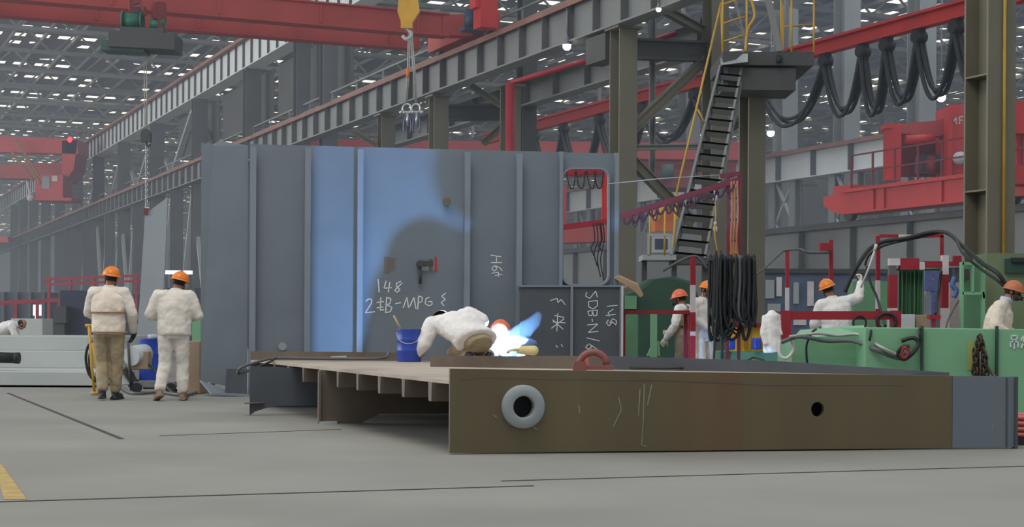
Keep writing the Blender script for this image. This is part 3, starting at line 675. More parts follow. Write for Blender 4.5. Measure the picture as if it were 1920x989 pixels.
# ------------------------------------------------------------------ yellow hook block with shackles
Yh = 44.5
hb = thing('hook_block', P(764, 30, Yh), 'yellow crane hook block with two wire slings and a pair of shackles above the panel', 'crane hook')
m = MB(); c = P(763, 22, Yh)
for k in (-1, 1): m.prism([c + V((0.30, 0.10 * k, 0.35)), c + V((0.36, 0.10 * k, 0.0)), c + V((0.14, 0.10 * k, -0.36)), c + V((-0.14, 0.10 * k, -0.36)), c + V((-0.26, 0.10 * k, 0.0)), c + V((-0.22, 0.10 * k, 0.35))], V((0, 0.03, 0)))
m.box(c - ZD * 0.38, V((0.16, 0, 0)), V((0, 0.14, 0)), ZD * 0.10); m.build('cheek_plates', 'machine_yellow', hb)
m = MB(); m.cyl(c + V((0.03, -0.07, 0.05)), c + V((0.03, 0.07, 0.05)), 0.24, 18); m.build('sheave', 'steel_dark', hb)
m = MB(); m.tube(spline([c - ZD * 0.46, c + V((0.1, 0, -0.56)), c + V((0.12, 0, -0.68)), c + V((-0.02, 0, -0.76)), c + V((-0.12, 0, -0.66))], 5), 0.05, 8); m.build('hook', 'white_box', hb)
m = MB()
for dx in (-0.2, -0.05, 0.1, 0.24): m.tube([c + V((dx, 0, 0.05)), c + V((dx, 0, 1.6))], 0.012, 5)
m.build('hoist_rope', 'wire_rope', hb)
m = MB(); m.box(c + V((0, 0.7, 1.55)), V((0.7, 0, 0)), V((0, 1.1, 0)), ZD * 0.15); m.build('trolley_frame', 'crane_red_deep', hb)
for (x0, x1) in ((766, 761), (769, 779)):
    m = MB(); m.tube([P(x0, 62, Yh), P((x0 + x1) / 2 + 1, 130, Yh), P(x1, 192, Yh)], 0.022, 6); m.tube([P(x0 + 3, 62, Yh), P((x0 + x1) / 2 + 4, 130, Yh), P(x1 + 2, 192, Yh)], 0.018, 6); m.build('wire_sling', 'wire_rope', hb)
m = MB(); m.cyl(P(765, 128, Yh), P(764.5, 146, Yh), 0.05, 8); m.build('sling_ferrule', 'orange', hb)
for x in (763, 780):
    m = MB(); q = P(x, 204, Yh); r = 0.12
    m.tube([q + V((r * 1.0 * math.sin(t), 0, r * 1.1 * math.cos(t))) for t in [math.radians(-140 + 28 * k) for k in range(11)]], 0.034, 8); m.cyl(q + V((-0.18, 0, -0.10)), q + V((0.18, 0, -0.10)), 0.04, 8)
    for e in (-0.16, 0.16): m.ell(q + V((e, 0, -0.1)), 0.06, 0.06, 0.06, n=10, m=6)
    q = P(x + 1, 230, Yh); m.cyl(q + ZD * 0.28, q - ZD * 0.1, 0.045, 8); m.build('shackle', 'chrome', hb)
    for k in (-1, 1):
        m = MB(); m.tube(spline([q + V((0.02 * k, 0, 0.2)), q + V((0.09 * k, 0, 0.05)), q + V((0.10 * k, 0, -0.2)), q + V((0.06 * k, 0, -0.28))], 5), 0.032, 6); m.build('clamp_jaw', mat('jaw_blue', (92, 96, 124), 0.4, 0.4), hb)
# ------------------------------------------------------------------ far red cranes on the left
Yl = 112.0
lc = thing('bridge_crane', P(100, 300, Yl), 'distant red bridge crane with a hanging red driver cabin near the blinking lamp', 'bridge crane')
def pbox(m, x0, y0, x1, y1, Y, dep):
    "block seen between two photograph corners at distance Y, dep metres deep (behind Y)"
    a, b = P(x0, y1, Y), P(x1, y0, Y)
    return m.abox(a.x, b.x, Y, Y + dep, a.z, b.z)
m = MB(); m.prism([P(-40, 254, Yl), P(146, 262, Yl), P(146, 289, Yl), P(-40, 284, Yl)], V((0, 1.2, 0))); m.build('girder', 'crane_red', lc)
m = MB(); m.prism([P(-40, 310, Yl + 2), P(116, 306, Yl + 2), P(116, 336, Yl + 2), P(-40, 334, Yl + 2)], V((0, 1.2, 0))); m.build('girder', 'crane_red_dull', lc)
m = MB(); m.prism([P(116, 264, Yl), P(146, 262, Yl), P(138, 318, Yl), P(122, 340, Yl), P(116, 340, Yl)], V((0, 3, 0))); m.build('end_carriage', 'crane_red', lc)
m = MB(); pbox(m, 66, 328, 118, 374, Yl - 1, 2.4); m.build('cabin', 'crane_red', lc)
m = MB(); pbox(m, 79, 331, 93, 354, Yl - 1.06, 0.08); m.build('cabin_window', 'glass_dark', lc)
m = MB(); pbox(m, 97, 330, 108, 340, Yl - 1.06, 0.08); m.build('notice_panel', 'barrier_white', lc)
m = MB(); pbox(m, 62, 371, 134, 376, Yl - 1.2, 2.8); m.build('cabin_floor', 'crane_red', lc)
m = MB()
for (a, b) in (((22, 285), (62, 340)), ((30, 262), (72, 330)), ((48, 300), (75, 345))): m.bar(P(*a, Yl - 1), P(*b, Yl - 1), 0.16, 0.16, (0, 1, 0))
m.build('ladder_rail', mat('rail_brown', (150, 96, 50), 0.6), lc)
m = MB(); q = P(131, 262, Yl - .2); m.ell(q, 0.16, 0.16, 0.2, n=10, m=6); m.build('warning_lamp', 'red_lamp', lc)
m = MB(); m.bar(P(58, 372, Yl - 1), P(50, 340, Yl - 1), 0.1, 0.1, (0, 1, 0)); m.ell(P(58, 371, Yl - 1.2), 0.3, 0.3, 0.25, n=8, m=6); m.build('cabin_spotlight', 'barrier_white', lc)
fc = MB(); fc.prism([P(-60, 441, 150), P(14, 444, 148), P(16, 455, 148), P(-60, 454, 150)], V((0, 1.5, 0)))
o = fc.build('bridge_crane', 'crane_red'); tag(o, 'far red crane girder low on the runway at the edge, below the cabin crane', 'bridge crane')
# big hazy red crane girder crossing the middle bay
YR = 78.0
mc = thing('bridge_crane', P(1200, 290, YR), 'pinkish red bridge crane girder crossing the middle bay just over the panel top', 'bridge crane')
m = MB(); m.prism([P(560, 262, YR - 6), P(1396, 268, YR), P(1396, 300, YR), P(560, 292, YR - 6)], V((0, 1.2, 0))); m.build('girder', 'crane_red_dull', mc)
m = MB(); m.prism([P(560, 300, YR - 4), P(1380, 304, YR + 2), P(1380, 330, YR + 2), P(560, 326, YR - 4)], V((0, 1.2, 0))); m.build('girder', 'crane_red_dull', mc)
m = MB(); q = P(1396, 280, YR); m.bar(V((q.x - .1, q.y + .6, z2t + .35)), W(D2, rowS(D2, 1400) , z2t + .35), .8, .4); m.build('end_carriage', 'crane_red_dull', mc)
m = MB(); pbox(m, 1232, 318, 1296, 352, YR - 2, 2.5); m.build('crab', 'crane_red_deep', mc)
m = MB(); m.cyl(P(1240, 322, YR - 2.4), P(1262, 322, YR - 2.4), 0.35, 14); m.build('hoist_motor', 'hoist_green_dull', mc)
# pieces seen through the window opening
rb = thing('bridge_crane', P(1080, 420, 66), 'pink crane beam with hanging cables seen low through the window opening', 'bridge crane')
m = MB(); m.prism([P(1000, 430, 66), P(1150, 424, 66), P(1150, 452, 66), P(1000, 458, 66)], V((0, 1.2, 0))); m.build('girder', 'crane_red_dull', rb)
m = MB(); pbox(m, 1050, 348, 1062, 430, 66.2, 1); m.build('upright', 'crane_red', rb)
fr = thing('pipe_frame', P(1100, 420, 30), 'red pipe frame seen through the upper part of the window opening', 'pipe frame')
m = MB(); m.bar(P(1133, 312, 30), P(1133, 420, 30), 0.09, 0.09, (0, 1, 0)); m.build('upright', 'crane_red', fr)
m = MB(); m.bar(P(1045, 428, 30), P(1137, 416, 30), 0.12, 0.1); m.build('crossbar', 'barrier_red', fr)
m = MB(); m.bar(P(1045, 324, 30), P(1137, 322, 30), 0.1, 0.1); m.build('crossbar', 'barrier_red', fr)
m = MB(); m.bar(P(1150, 316, 30), V((P(1150, 316, 30).x, 30, 0)), 0.1, 0.1, (0, 1, 0)); m.bar(P(1133, 324, 30), P(1150, 324, 30), .08, .08); m.build('stand', 'crane_red', fr)
for x, l in ((1112, 480), (1118, 500), (1124, 520), (1130, 525), (1126, 470)): m = MB(); m.tube(spline([P(x, 418, 29.9), P(x + 3, 450, 29.9), P(x - 4, (450 + l) / 2, 29.9), P(x + 2, l, 29.9)], 5), 0.012, 5); m.build('hanging_lead', 'rubber', fr)
for x in (1062, 1080, 1100, 1114): m = MB(); m.tube(spline([P(x, 320, 29.9), P(x + 5, 348, 29.9), P(x + 13, 352, 29.9), P(x + 17, 321, 29.9)], 5), 0.012, 5); m.build('hanging_lead', 'rubber', fr)
# ------------------------------------------------------------------ red carriage crane on the low runway
YW = 54.0
rc = thing('gantry_carriage', W(D34, rowS(D34, 1700), zlt), 'bright red crane carriage with railing rolling on the low dark girder', 'crane carriage')
sa, sb = rowS(D34, 2050), rowS(D34, 1600)
zc0 = rowZ(D34, 1620, 400); zc1 = rowZ(D34, 1620, 358); zm = (zc0 + zc1) / 2; hh = (zc1 - zc0)
m = MB(); m.box(W(D34, (sa + sb) / 2, zm), VD * 0.42, UD * ((sb - sa) / 2), ZD * (hh / 2)); m.box(W(D34, (sa + sb) / 2, zc1), VD * 0.6, UD * ((sb - sa) / 2), ZD * 0.06); m.box(W(D34, (sa + sb) / 2, zc0), VD * 0.5, UD * ((sb - sa) / 2), ZD * 0.03)
for px in (1652, 1672, 1780): s = rowS(D34, px); m.box(W(D34 - 0.45, s, zm), VD * 0.04, UD * 0.18, ZD * (hh / 2))
m.build('carriage_beam', 'crane_red', rc)
m = MB(); m.prism([W(D34 - 0.4, sb, zc1), W(D34 - 0.4, sb + 1.3, zc1 - 0.1), W(D34 - 0.4, sb + 1.3, zc1 - 0.42), W(D34 - 0.4, sb + 0.7, zc0 + 0.1), W(D34 - 0.4, sb, zc0)], VD * 0.8); m.box(W(D34, sb + 0.25, zc1 + 0.1), VD * 0.35, UD * 0.5, ZD * 0.14); m.build('buffer_nose', 'crane_red', rc)
for s in (sb + 0.2, sb - 7.2, sb - 8.2):
    m = MB(); m.cyl(W(D34 - 0.12, s, zlt + 0.12 + 0.26), W(D34 + 0.12, s, zlt + 0.12 + 0.26), 0.27, 18); m.build('wheel', 'steel_dark', rc)
m = MB()
sr0, sr1 = rowS(D34, 1617), rowS(D34, 1990)
for k in range(9):
    s = sr0 + (sr1 - sr0) * k / 8; m.bar(W(D34 - 0.5, s, zc1), W(D34 - 0.5, s, zc1 + 1.22), 0.06, 0.06, UD)
for z in (0.62, 1.22): m.bar(W(D34 - 0.5, sr0, zc1 + z), W(D34 - 0.5, sr1, zc1 + z), 0.05, 0.05)
m.build('railing', mat('rail_red', (120, 40, 52), 0.6), rc)
m = MB(); pbox(m, 1663, 232, 1690, 338, 56, 0.6); pbox(m, 1661, 232, 1675, 240, 55.9, 0.9); m.build('portal_post', 'crane_red', rc)
m = MB(); m.prism([P(1688, 232, 56.2), P(1760, 226, 56.2), P(1790, 214, 56.2), P(1790, 246, 56.2), P(1760, 256, 56.2), P(1688, 250, 56.2)], V((0, 0.8, 0))); m.build('portal_beam', 'crane_red_dull', rc)
m = MB(); m.cyl(P(1698, 262, 56), P(1752, 260, 56), 0.16, 12); m.build('drive_shaft', 'crane_red', rc)
m = MB(); pbox(m, 1782, 196, 1830, 330, 55.5, 2.0); pbox(m, 1778, 206, 1786, 330, 55.2, 0.6); m.build('machine_house', 'crane_red', rc)
m = MB(); pbox(m, 1690, 256, 1782, 330, 57.5, 0.5); m.build('back_panel', 'crane_red_deep', rc)
m = MB(); pbox(m, 1724, 290, 1778, 322, 56.6, 0.7); m.build('switch_box', mat('switch_blue', (74, 88, 104), 0.5), rc)
m = MB(); m.cyl(P(1747, 300, 56.2), P(1747, 326, 56.2), 0.22, 14); m.ell(P(1747, 300, 56.2), .2, .2, .14, n=12, m=6); m.build('travel_motor', 'crane_red_deep', rc)
m = MB(); q = P(1798, 297, 55.2); m.lathe(q, [(0.0, 0.3), (0.2, 0.28), (0.22, 0.0)], 16, (0, -1, 0)); m.build('lamp_housing', 'white_box', rc)
m = MB()
for x in (1894,): pbox(m, x, 185, x + 5, 335, 47, 0.2)
pbox(m, 1903, 190, 1990, 250, 48, 1.5); pbox(m, 1907, 250, 1990, 345, 48.5, 1.5); pbox(m, 1893, 310, 1990, 345, 47.5, 1.0); m.build('second_house', 'crane_red', rc)
def glyph(strokes, x, y, sx, sy, Y, wd, name, mt, parent, plane=None):
    m = MB(); f = plane or (lambda a, b: P(a, b, Y))
    for st in strokes:
        pts = [f(x + u * sx, y + v * sy) for u, v in st]
        for a, b in zip(pts, pts[1:]): m.bar(a, b, wd, 0.01, (0, -1, 0))
    return m.build(name, mt, parent)
glyph([[(0.45, 0), (0, 0.62), (0.6, 0.62)], [(0.45, 0), (0.45, 1)]], 1788, 219, 12, 14, 55.47, 0.045, 'fleet_number', 'barrier_white', rc)
glyph([[(0, 0), (0, 1)], [(0, 0), (0.6, 0)], [(0, 0.48), (0.5, 0.48)]], 1799, 219, 11, 14, 55.47, 0.045, 'fleet_number', 'barrier_white', rc)
# ------------------------------------------------------------------ festoon track and its cable loops
DF = 26.0
zf1 = rowZ(DF, 1490, 88); zf0 = rowZ(DF, 1490, 116)
tk = thing('festoon_track', W(DF, rowS(DF, 1400), zf0), 'long red festoon track beam the black cable loops hang from', 'crane beam')
m = MB(); a, b = W(DF, rowS(DF, 2100), (zf0 + zf1) / 2), W(DF, rowS(DF, 905), (zf0 + zf1) / 2); m.ibeam(a, b, 0.3, zf1 - zf0, 0.07, 0.05); m.build('beam', 'crane_red', tk)
for k in range(7):
    s = rowS(DF, 2100) + 1 + k * 6.0; m = MB(); m.bar(W(DF, s, zf1), W(DF, s, zf1 + 9.2), 0.1, 0.1, VD); m.build('hanger_rod', 'steel_grey', tk)
pegs = [(940, 250), (1000, 330), (1055, 330), (1122, 322), (1203, 268), (1300, 250), (1420, 236), (1545, 218), (1615, 217), (1660, 196), (1720, 185), (1790, 172), (1880, 160)]
nn = ['beyond the maroon riser', 'seen just above the panel end', 'left of the bay column', 'beside the bay column', 'behind the steel stair', 'half hidden by the stair platform', 'hanging lowest beside the platform', 'second to the side of the platform', 'narrow and deep in mid row', 'narrow, ending near the wide one', 'wide near the big column', 'passing behind the big column']
for i in range(len(pegs) - 1):
    xa, xb = pegs[i][0], pegs[i + 1][0]; yb = pegs[i][1] if i else 320
    sa, sb = rowS(DF, xa), rowS(DF, xb); zb = rowZ(DF, (xa + xb) / 2, yb); zt_ = zf0 - 0.25
    root = thing('festoon_cable', W(DF, sb, zf0), 'black festoon cable loop ' + nn[i] + ' under the red track', 'cable loop', 'festoon cable loops under the red track')
    m = MB(); m.box(W(DF, sb, zf0 - 0.06), VD * 0.1, UD * 0.14, ZD * 0.1); m.cyl(W(DF - 0.16, sb, zf0 - 0.2), W(DF + 0.16, sb, zf0 - 0.2), 0.16, 12); m.build('trolley', 'rubber', root)
    for k, (dd, dzz) in enumerate(((-0.1, 0.0), (0.02, 0.22), (0.12, 0.1))):
        pts = []
        for j in range(17):
            t = j / 16; u = math.sin((t - .5) * math.pi) * .5 + .5
            e = 1 - (2 * t - 1) ** 2; sag = (1 - abs(2 * t - 1) ** 2.6)
            pts.append(W(DF + dd, sa + (sb - sa) * (0.5 + 0.5 * (2 * t - 1) * (0.72 + 0.28 * abs(2 * t - 1))), zt_ + (zb + dzz - zt_) * sag))
        m = MB(); m.tube(pts, 0.058, 7); m.build('cable', 'rubber', root)
# ------------------------------------------------------------------ lamps
def bay_lamp(px, py, Y, r, label, up):
    q = P(px, py, Y); root = thing('bay_lamp', q, label, 'lamp')
    m = MB(); m.lathe(q, [(0.03, r * 1.8), (r * 0.45, r * 1.5), (r * 0.6, r * 0.8), (r, 0.0), (r * 0.96, 0.0), (r * .5, r * .7)], 18); m.cyl(q + ZD * r * 1.6, q + ZD * up, 0.03, 6); m.build('shade', 'lamp_case', root)
    m = MB(); m.ell(q - ZD * r * 0.35, r * 0.85, r * 0.85, r * 0.8, n=14, m=8); m.build('bulb', 'lamp_glow', root)
bay_lamp(1063, 84, 42.3, 0.13, 'lit bay lamp hanging under the lower runway girder', 0.9)
bay_lamp(1235, 16, 37.5, 0.07, 'small lit lamp near the short diagonal brace', 0.8)
bay_lamp(1590, 217, 80, 0.22, 'distant lit lamp behind the second cable loop', 8)
bay_lamp(1765, 180, 74, 0.24, 'distant lit lamp above the red carriage', 7.5)
bay_lamp(1445, 247, 80, 0.22, 'distant lit lamp over the pale far runway girder', 8)
# ------------------------------------------------------------------ stair, its head platform and landing
YS = 31.0
st = thing('steel_stair', G(1292, 710), 'steep steel stair climbing to the column platform', 'stair')
SL0, SL1 = P(1262, 484, YS), P(1352, 128, YS + 2.6); SR0, SR1 = P(1323, 490, YS), P(1392, 132, YS + 2.6)
for a, b in ((SL0, SL1), (SR0, SR1)):
    m = MB(); m.bar(a, b, 0.05, 0.20); m.build('stringer', 'steel_grey', st)
NT = 16
for k in range(NT):
    t = (k + 0.4) / NT; a, b = SL0.lerp(SL1, t), SR0.lerp(SR1, t)
    m = MB(); m.box((a + b) / 2, (b - a) / 2 * 0.97, V((0, 0.12, 0)), ZD * 0.02); m.box((a + b) / 2 + V((0, -0.11, -0.05)), (b - a) / 2 * 0.97, V((0, 0.01, 0)), ZD * 0.07); m.build('tread', 'steel_dark', st)
m = MB(); up = ZD * 0.95
a, b = P(1268, 365, YS + .3), P(1352, 6, YS + 2.6)
m.tube([a, b], 0.022, 8); m.tube([P(1352, 6, YS + 2.6), P(1355, 100, YS + 2.6)], 0.022, 8); m.tube([a, P(1262, 478, YS)], 0.022, 8)
for t, q in ((0.35, (1308, 205, 1322, 232)),): m.tube([P(q[0], q[1], YS + 1.2), P(q[2], q[3], YS + 1.2)], 0.018, 6)
m.build('handrail', 'rail_yellow', st)
m = MB(); m.prism([P(1205, 478, YS - .3), P(1268, 478, YS - .3), P(1268, 488, YS - .3), P(1205, 488, YS - .3)], V((0, 1.0, 0)))
m.bar(P(1216, 478, YS - .3), P(1216, 440, YS - .3), 0.04, 0.04, (0, 1, 0)); m.bar(P(1258, 478, YS - .3), P(1258, 440, YS - .3), 0.04, 0.04, (0, 1, 0)); m.bar(P(1214, 441, YS - .3), P(1260, 441, YS - .3), 0.05, 0.05)
m.build('landing', 'steel_light', st)
m = MB()
for x in (1218, 1246): m.tube([P(x, 478, YS - .3), P(x + 1, 388, YS - .3)], 0.02, 6)
m.build('landing_rail', 'rail_yellow', st)
m = MB()
for x, y in ((1208, 486), (1264, 486)):
    q = P(x, y, YS); m.bar(q, V((q.x, q.y, 0)), 0.1, 0.1, (0, 1, 0))
q = P(1322, 488, YS + .1); m.bar(q, V((q.x, q.y, 0)), 0.1, 0.1, (0, 1, 0)); m.box(P(1296, 492, YS + .2), V((0.4, 0, 0)), V((0, 0.35, 0)), ZD * 0.05); m.build('landing_leg', 'steel_dark', st)
YP = 33.4
pf = thing('stair_platform', P(1440, 130, YP), 'dark steel platform with yellow railings at the stair head on the column', 'platform')
m = MB(); a, b = P(1356, 112, YP), P(1526, 112, YP); m.abox(a.x, b.x, YP, YP + 2.2, P(1400, 122, YP).z, P(1400, 97, YP).z); m.build('deck', 'steel_dark', pf)
m = MB(); a, b = P(1352, 120, YP), P(1402, 100, YP); m.prism([P(1352, 122, YP - .1), P(1352, 106, YP + .4), P(1402, 100, YP - .1), P(1402, 116, YP - .3)], V((0, 0.06, 0))); m.build('edge_plate', 'steel_light', pf)
m = MB(); a, b = P(1366, 167, YP), P(1494, 126, YP); m.abox(a.x, b.x, YP + 0.1, YP + 1.4, a.z, b.z); m.abox(a.x - 0.1, a.x, YP + .05, YP + 1.4, a.z, b.z); m.build('support_beam', 'steel_dark', pf)
m = MB()
for x in (1355, 1400, 1464, 1484, 1526): m.tube([P(x, 98, YP), P(x, -20, YP)], 0.022, 8)
for y in (0, 36, 70): m.tube([P(1355, y + 8, YP), P(1400, y - 6, YP)], 0.018, 6)
m.tube(spline([P(1404, -15, YP), P(1415, 28, YP), P(1402, 55, YP), P(1398, 96, YP)], 5), 0.03, 8)
m.tube(spline([P(1456, -15, YP), P(1466, 12, YP), P(1466, 96, YP)], 5), 0.022, 8)
m.tube([P(1464, 50, YP + 1.5), P(1526, 46, YP + 1.5)], 0.02, 6)
m.build('railing', 'rail_yellow', pf)
m = MB(); m.bar(P(1376, -10, YP + .2), P(1402, 92, YP + .2), 0.05, 0.05, (0, 1, 0)); m.bar(P(1438, -10, YP), P(1462, 96, YP), 0.12, 0.1, (0, 1, 0)); m.build('brace', 'steel_grey', pf)
m = MB(); m.cyl(P(1461, 104, YP - .1), P(1461, 118, YP - .1), 0.06, 8); m.build('cable_gland', 'rubber', pf)
# string of work lamps by the stair
ls = thing('lamp_string', P(1350, 346, 32.05), 'string of white work lamps on a cord beside the steel stair', 'lamp string')
m = MB(); m.tube(spline([P(1351, 345, 32.05), P(1342, 362, 31.6), P(1342, 400, 31.4), P(1340, 440, 31.2), P(1346, 478, 31.2), P(1349, 492, 31.2)], 6), 0.015, 6); m.build('cord', 'rail_yellow', ls)
for y in (372, 430):
    m = MB(); m.ell(P(1341, y, 31.3), 0.045, 0.045, 0.075, n=10, m=8); m.cyl(P(1341, y - 7, 31.3), P(1341, y - 14, 31.3), 0.03, 8); m.build('lamp', 'barrier_white', ls)
# ------------------------------------------------------------------ swing boom with ladder frame and the hank of cables
YB = 23.0
bm_ = thing('cable_boom', G(1388, 745), 'maroon swing boom on a ladder mast carrying draped cables', 'cable boom')
m = MB(); m.bar(P(1164, 407, YB), P(1386, 337, YB), 0.07, 0.085); m.build('boom', mat('boom_maroon', (110, 36, 48), 0.6), bm_)
m = MB(); m.bar(P(1350, 330, YB), P(1388, 326, YB), 0.06, 0.06)
for x in (1366, 1387): q = P(x, 328, YB); m.bar(q, V((q.x, q.y, 0)), 0.045, 0.045, (0, 1, 0))
for y in range(372, 650, 40): m.bar(P(1366, y, YB), P(1387, y, YB), 0.03, 0.03)
m.build('ladder_mast', 'boom_maroon', bm_)
m = MB()
for i in range(13):
    x = 1168 + i * 16; y = 406 - i * 5.05
    m.tube(spline([P(x, y + 4, YB - 0.06), P(x + 4, y + 13 + 3 * (i % 3), YB - 0.06), P(x + 11, y + 12 + 2 * (i % 2), YB - 0.06), P(x + 17, y, YB - 0.06)], 5), 0.015, 6)
for i, x in enumerate((1185, 1222, 1262, 1292, 1330)):
    y = 406 - (x - 1168) * .316; m.tube(spline([P(x, y + 6, YB - .08), P(x + 2, y + 20, YB - .08), P(x + 8, y + 24, YB - .08), P(x + 12, y + 2, YB - .08)], 5), 0.012, 5)
m.build('draped_cable', mat('cable_maroon', (74, 40, 52), 0.7), bm_)
m = MB(); m.tube([P(1140, 345, YB), P(1240, 335, YB), P(1388, 326, YB)], 0.006, 5); m.build('stay_wire', 'wire_rope', bm_)
m = MB()
for x, c in ((1371, 0), (1376, 1), (1382, 2)): m.tube(spline([P(x, 340, YB - .03), P(x + 2, 400, YB - .03), P(x - 1, 450, YB - .03), P(x + 2, 486, YB - .03)], 5), 0.016, 6)
m.build('orange_hose', mat('hose_orange', (176, 112, 76), 0.6), bm_)
YC = 22.3
hank = thing('cable_hank', P(1370, 490, YC), 'thick hank of black welding cables hung in loops beside the worker', 'cable hank')
rnd = random.Random(3)
m = MB(); m.bar(P(1328, 486, YC), P(1416, 486, YC), 0.05, 0.05); m.bar(P(1366, 486, YC), P(1366, 486, YB), 0.05, 0.05); m.bar(P(1387, 486, YC), P(1387, 486, YB), 0.05, 0.05); m.build('hanger_bar', 'steel_dark', hank)
for i in range(44):
    x = 1330 + 84 * rnd.random(); wl = 6 + 20 * rnd.random(); dep = YC - 0.14 + 0.28 * rnd.random()
    bot = 580 + 62 * rnd.random() * (1.0 if x < 1395 else 0.6); x2 = min(1414, x + wl); tp = 476 + 8 * rnd.random()
    if x < 1350 and i % 3 == 0: bot = 640
    mid = (x + x2) / 2 + rnd.uniform(-3, 3)
    m = MB(); m.tube(spline([P(x, tp, dep), P(x + rnd.uniform(-2, 2), 530, dep), P(x - 2 + rnd.uniform(-2, 2), bot - 26, dep), P(mid, bot, dep + 0.03), P(x2 + 2 + rnd.uniform(-3, 3), bot - 28, dep + 0.05), P(x2 + rnd.uniform(-2, 2), 530, dep + 0.05), P(x2, tp, dep + 0.03)], 5), rnd.choice((0.016, 0.02, 0.024)), 6)
    m.build('cable', 'rubber' if i % 7 else 'cable_grey', hank)
m = MB(); m.tube(spline([P(1343, 470, YC - .15), P(1345, 510, YC - .16), P(1344, 580, YC - .16), P(1340, 640, YC - .16), P(1338, 690, YC - .1)], 6), 0.016, 6); m.tube(spline([P(1352, 470, YC - .15), P(1350, 560, YC - .16), P(1354, 640, YC - .16), P(1352, 690, YC - .1)], 6), 0.016, 6); m.build('cable_tail', 'rubber', hank)
# ------------------------------------------------------------------ green girder block, chain, hoses
YG = 18.5
gb = thing('green_girder', V((5.0, YG, 0)), 'pale green painted steel girder block with white lettering and a hanging chain', 'steel girder')
def gq(x, y, Y=YG): return P(x, y, Y)
def gblock(x0, x1, ytop0, ytop1, Y, dep, name, mt='green_paint'):
    a, b = P(x0, ytop0, Y), P(x1, ytop1, Y)
    m = MB(); m.prism([V((a.x, Y, 0)), V((b.x, Y, 0)), b, a], V((0, dep, 0))); return m.build(name, mt, gb, bevel=0.012)
gblock(1622, 1728, 614, 615, YG, 1.4, 'block'); gblock(1730, 1868, 615, 617, YG - 0.03, 1.4, 'block'); gblock(1870, 2080, 617, 620, YG - 0.06, 1.4, 'block')
gblock(1484, 1620, 640, 624, YG + 0.5, 1.0, 'block')
m = MB(); m.prism([P(1484, 641, YG + .5), P(1620, 626, YG + .5), P(1620, 613, YG + 1.6), P(1500, 622, YG + 1.6)], ZD * 0.02); m.build('top_plate', 'green_paint', gb)
for x in (1729, 1869):
    m = MB(); a = P(x, 612, YG - .06); m.box(V((a.x, a.y, a.z / 2)), V((0.012, 0, 0)), V((0, 0.03, 0)), ZD * (a.z / 2)); m.build('seam_plate', 'green_dark', gb)
fx = lambda a, b: P(a, b, YG - 0.068)
glyph([[(0.2, 0), (0.8, 0), (0.8, 0.3), (0.2, 0.3), (0.2, 0)], [(0.08, 0.46), (0.92, 0.46), (0.92, 0.86)], [(0.08, 0.46), (0.08, 0.86)], [(0.5, 0.3), (0.5, 1.0)]], 1893, 630, 17, 25, 0, 0.016, 'lettering', 'chalk', gb, fx)
glyph([[(0.2, 0.1), (0.1, 0.4)], [(0.35, 0), (0.35, 0.5), (0.1, 0.95)], [(0.35, 0.5), (0.55, 0.85)], [(0.62, 0.1), (1, 0.1)], [(0.8, 0.0), (0.8, 0.95)], [(0.62, 0.5), (1.0, 0.5)]], 1913, 630, 17, 25, 0, 0.016, 'lettering', 'chalk', gb, fx)
m = MB().prism([P(1815, 640, YG - .033), P(1826, 640, YG - .033), P(1824, 695, YG - .033), P(1813, 695, YG - .033)], V((0, -0.002, 0))); m.build('paint_mark', mat('olive_mark', (160, 168, 90), 0.7), gb)
ch = thing('steel_chain', P(1838, 640, YG - .1), 'heavy rusty dark chain hanging in strands on the green girder', 'chain')
m = MB(); rnd = random.Random(5)
def strand(x0, y0, x1, y1, n, Y):
    for i in range(n):
        t = i / (n - 1); c = P(x0 + (x1 - x0) * t + rnd.uniform(-1, 1), y0 + (y1 - y0) * t, Y); ax = V((1, 0, 0)) if i % 2 else V((0.25, -0.97, 0))
        m.tube([c + ax * math.cos(q) * 0.030 + ZD * math.sin(q) * 0.045 for q in [k * math.pi / 5 for k in range(10)]], 0.012, 6, True)
strand(1835, 636, 1826, 705, 9, YG - .12); strand(1838, 634, 1840, 705, 9, YG - .14); strand(1838, 640, 1850, 700, 8, YG - .17); strand(1828, 660, 1830, 705, 6, YG - .2); strand(1846, 664, 1842, 706, 6, YG - .21)
m.build('links', mat('chain_rust', (72, 58, 46), 0.5, 0.3, 0.2, 10), ch)
m = MB(); m.tube(spline([P(1846, 680, YG - .1), P(1856, 695, YG - .12), P(1866, 707, YG - .2)], 5), 0.018, 6); m.tube([P(1838, 660, YG - .22), P(1838, 706, YG - .22)], 0.010, 6); m.build('tail_rope', 'cable_grey', ch)
def hose(name, pts, r, mt, label, cat='hose', n=8):
    m = MB(); m.tube(spline(pts, n), r, 7); return tag(m.build(name, mt), label, cat)
hose('air_hose', [P(1466, 642, YG + .42), P(1500, 632, YG + .3), P(1550, 640, YG + .35), P(1600, 640, YG + .3), P(1640, 655, YG - .05), P(1670, 668, YG - .06), P(1690, 672, YG - .06), P(1700, 664, YG - .06)], 0.026, 'cable_grey', 'thick grey hose sagging along the top of the green girder')
hose('air_hose', [P(1480, 632, YG + .3), P(1530, 626, YG + .35), P(1570, 630, YG + .4), P(1612, 628, YG + .35), P(1650, 650, YG - .08), P(1680, 665, YG - .1)], 0.018, 'wire_rope', 'pale hose lying over the grey hose on the green girder')
hose('air_hose', [P(1462, 640, YG + .4), P(1462, 665, YG + .38), P(1475, 672, YG + .36), P(1488, 655, YG + .4), P(1482, 634, YG + .4)], 0.020, 'barrier_white', 'white hose looped at the end of the green girder')
hose('air_hose', [P(1514, 690, YG + .42), P(1512, 650, YG + .4), P(1522, 625, YG + .42), P(1530, 618, YG + .5)], 0.014, 'rubber', 'thin black lead hanging down the green girder below the man with raised arm')
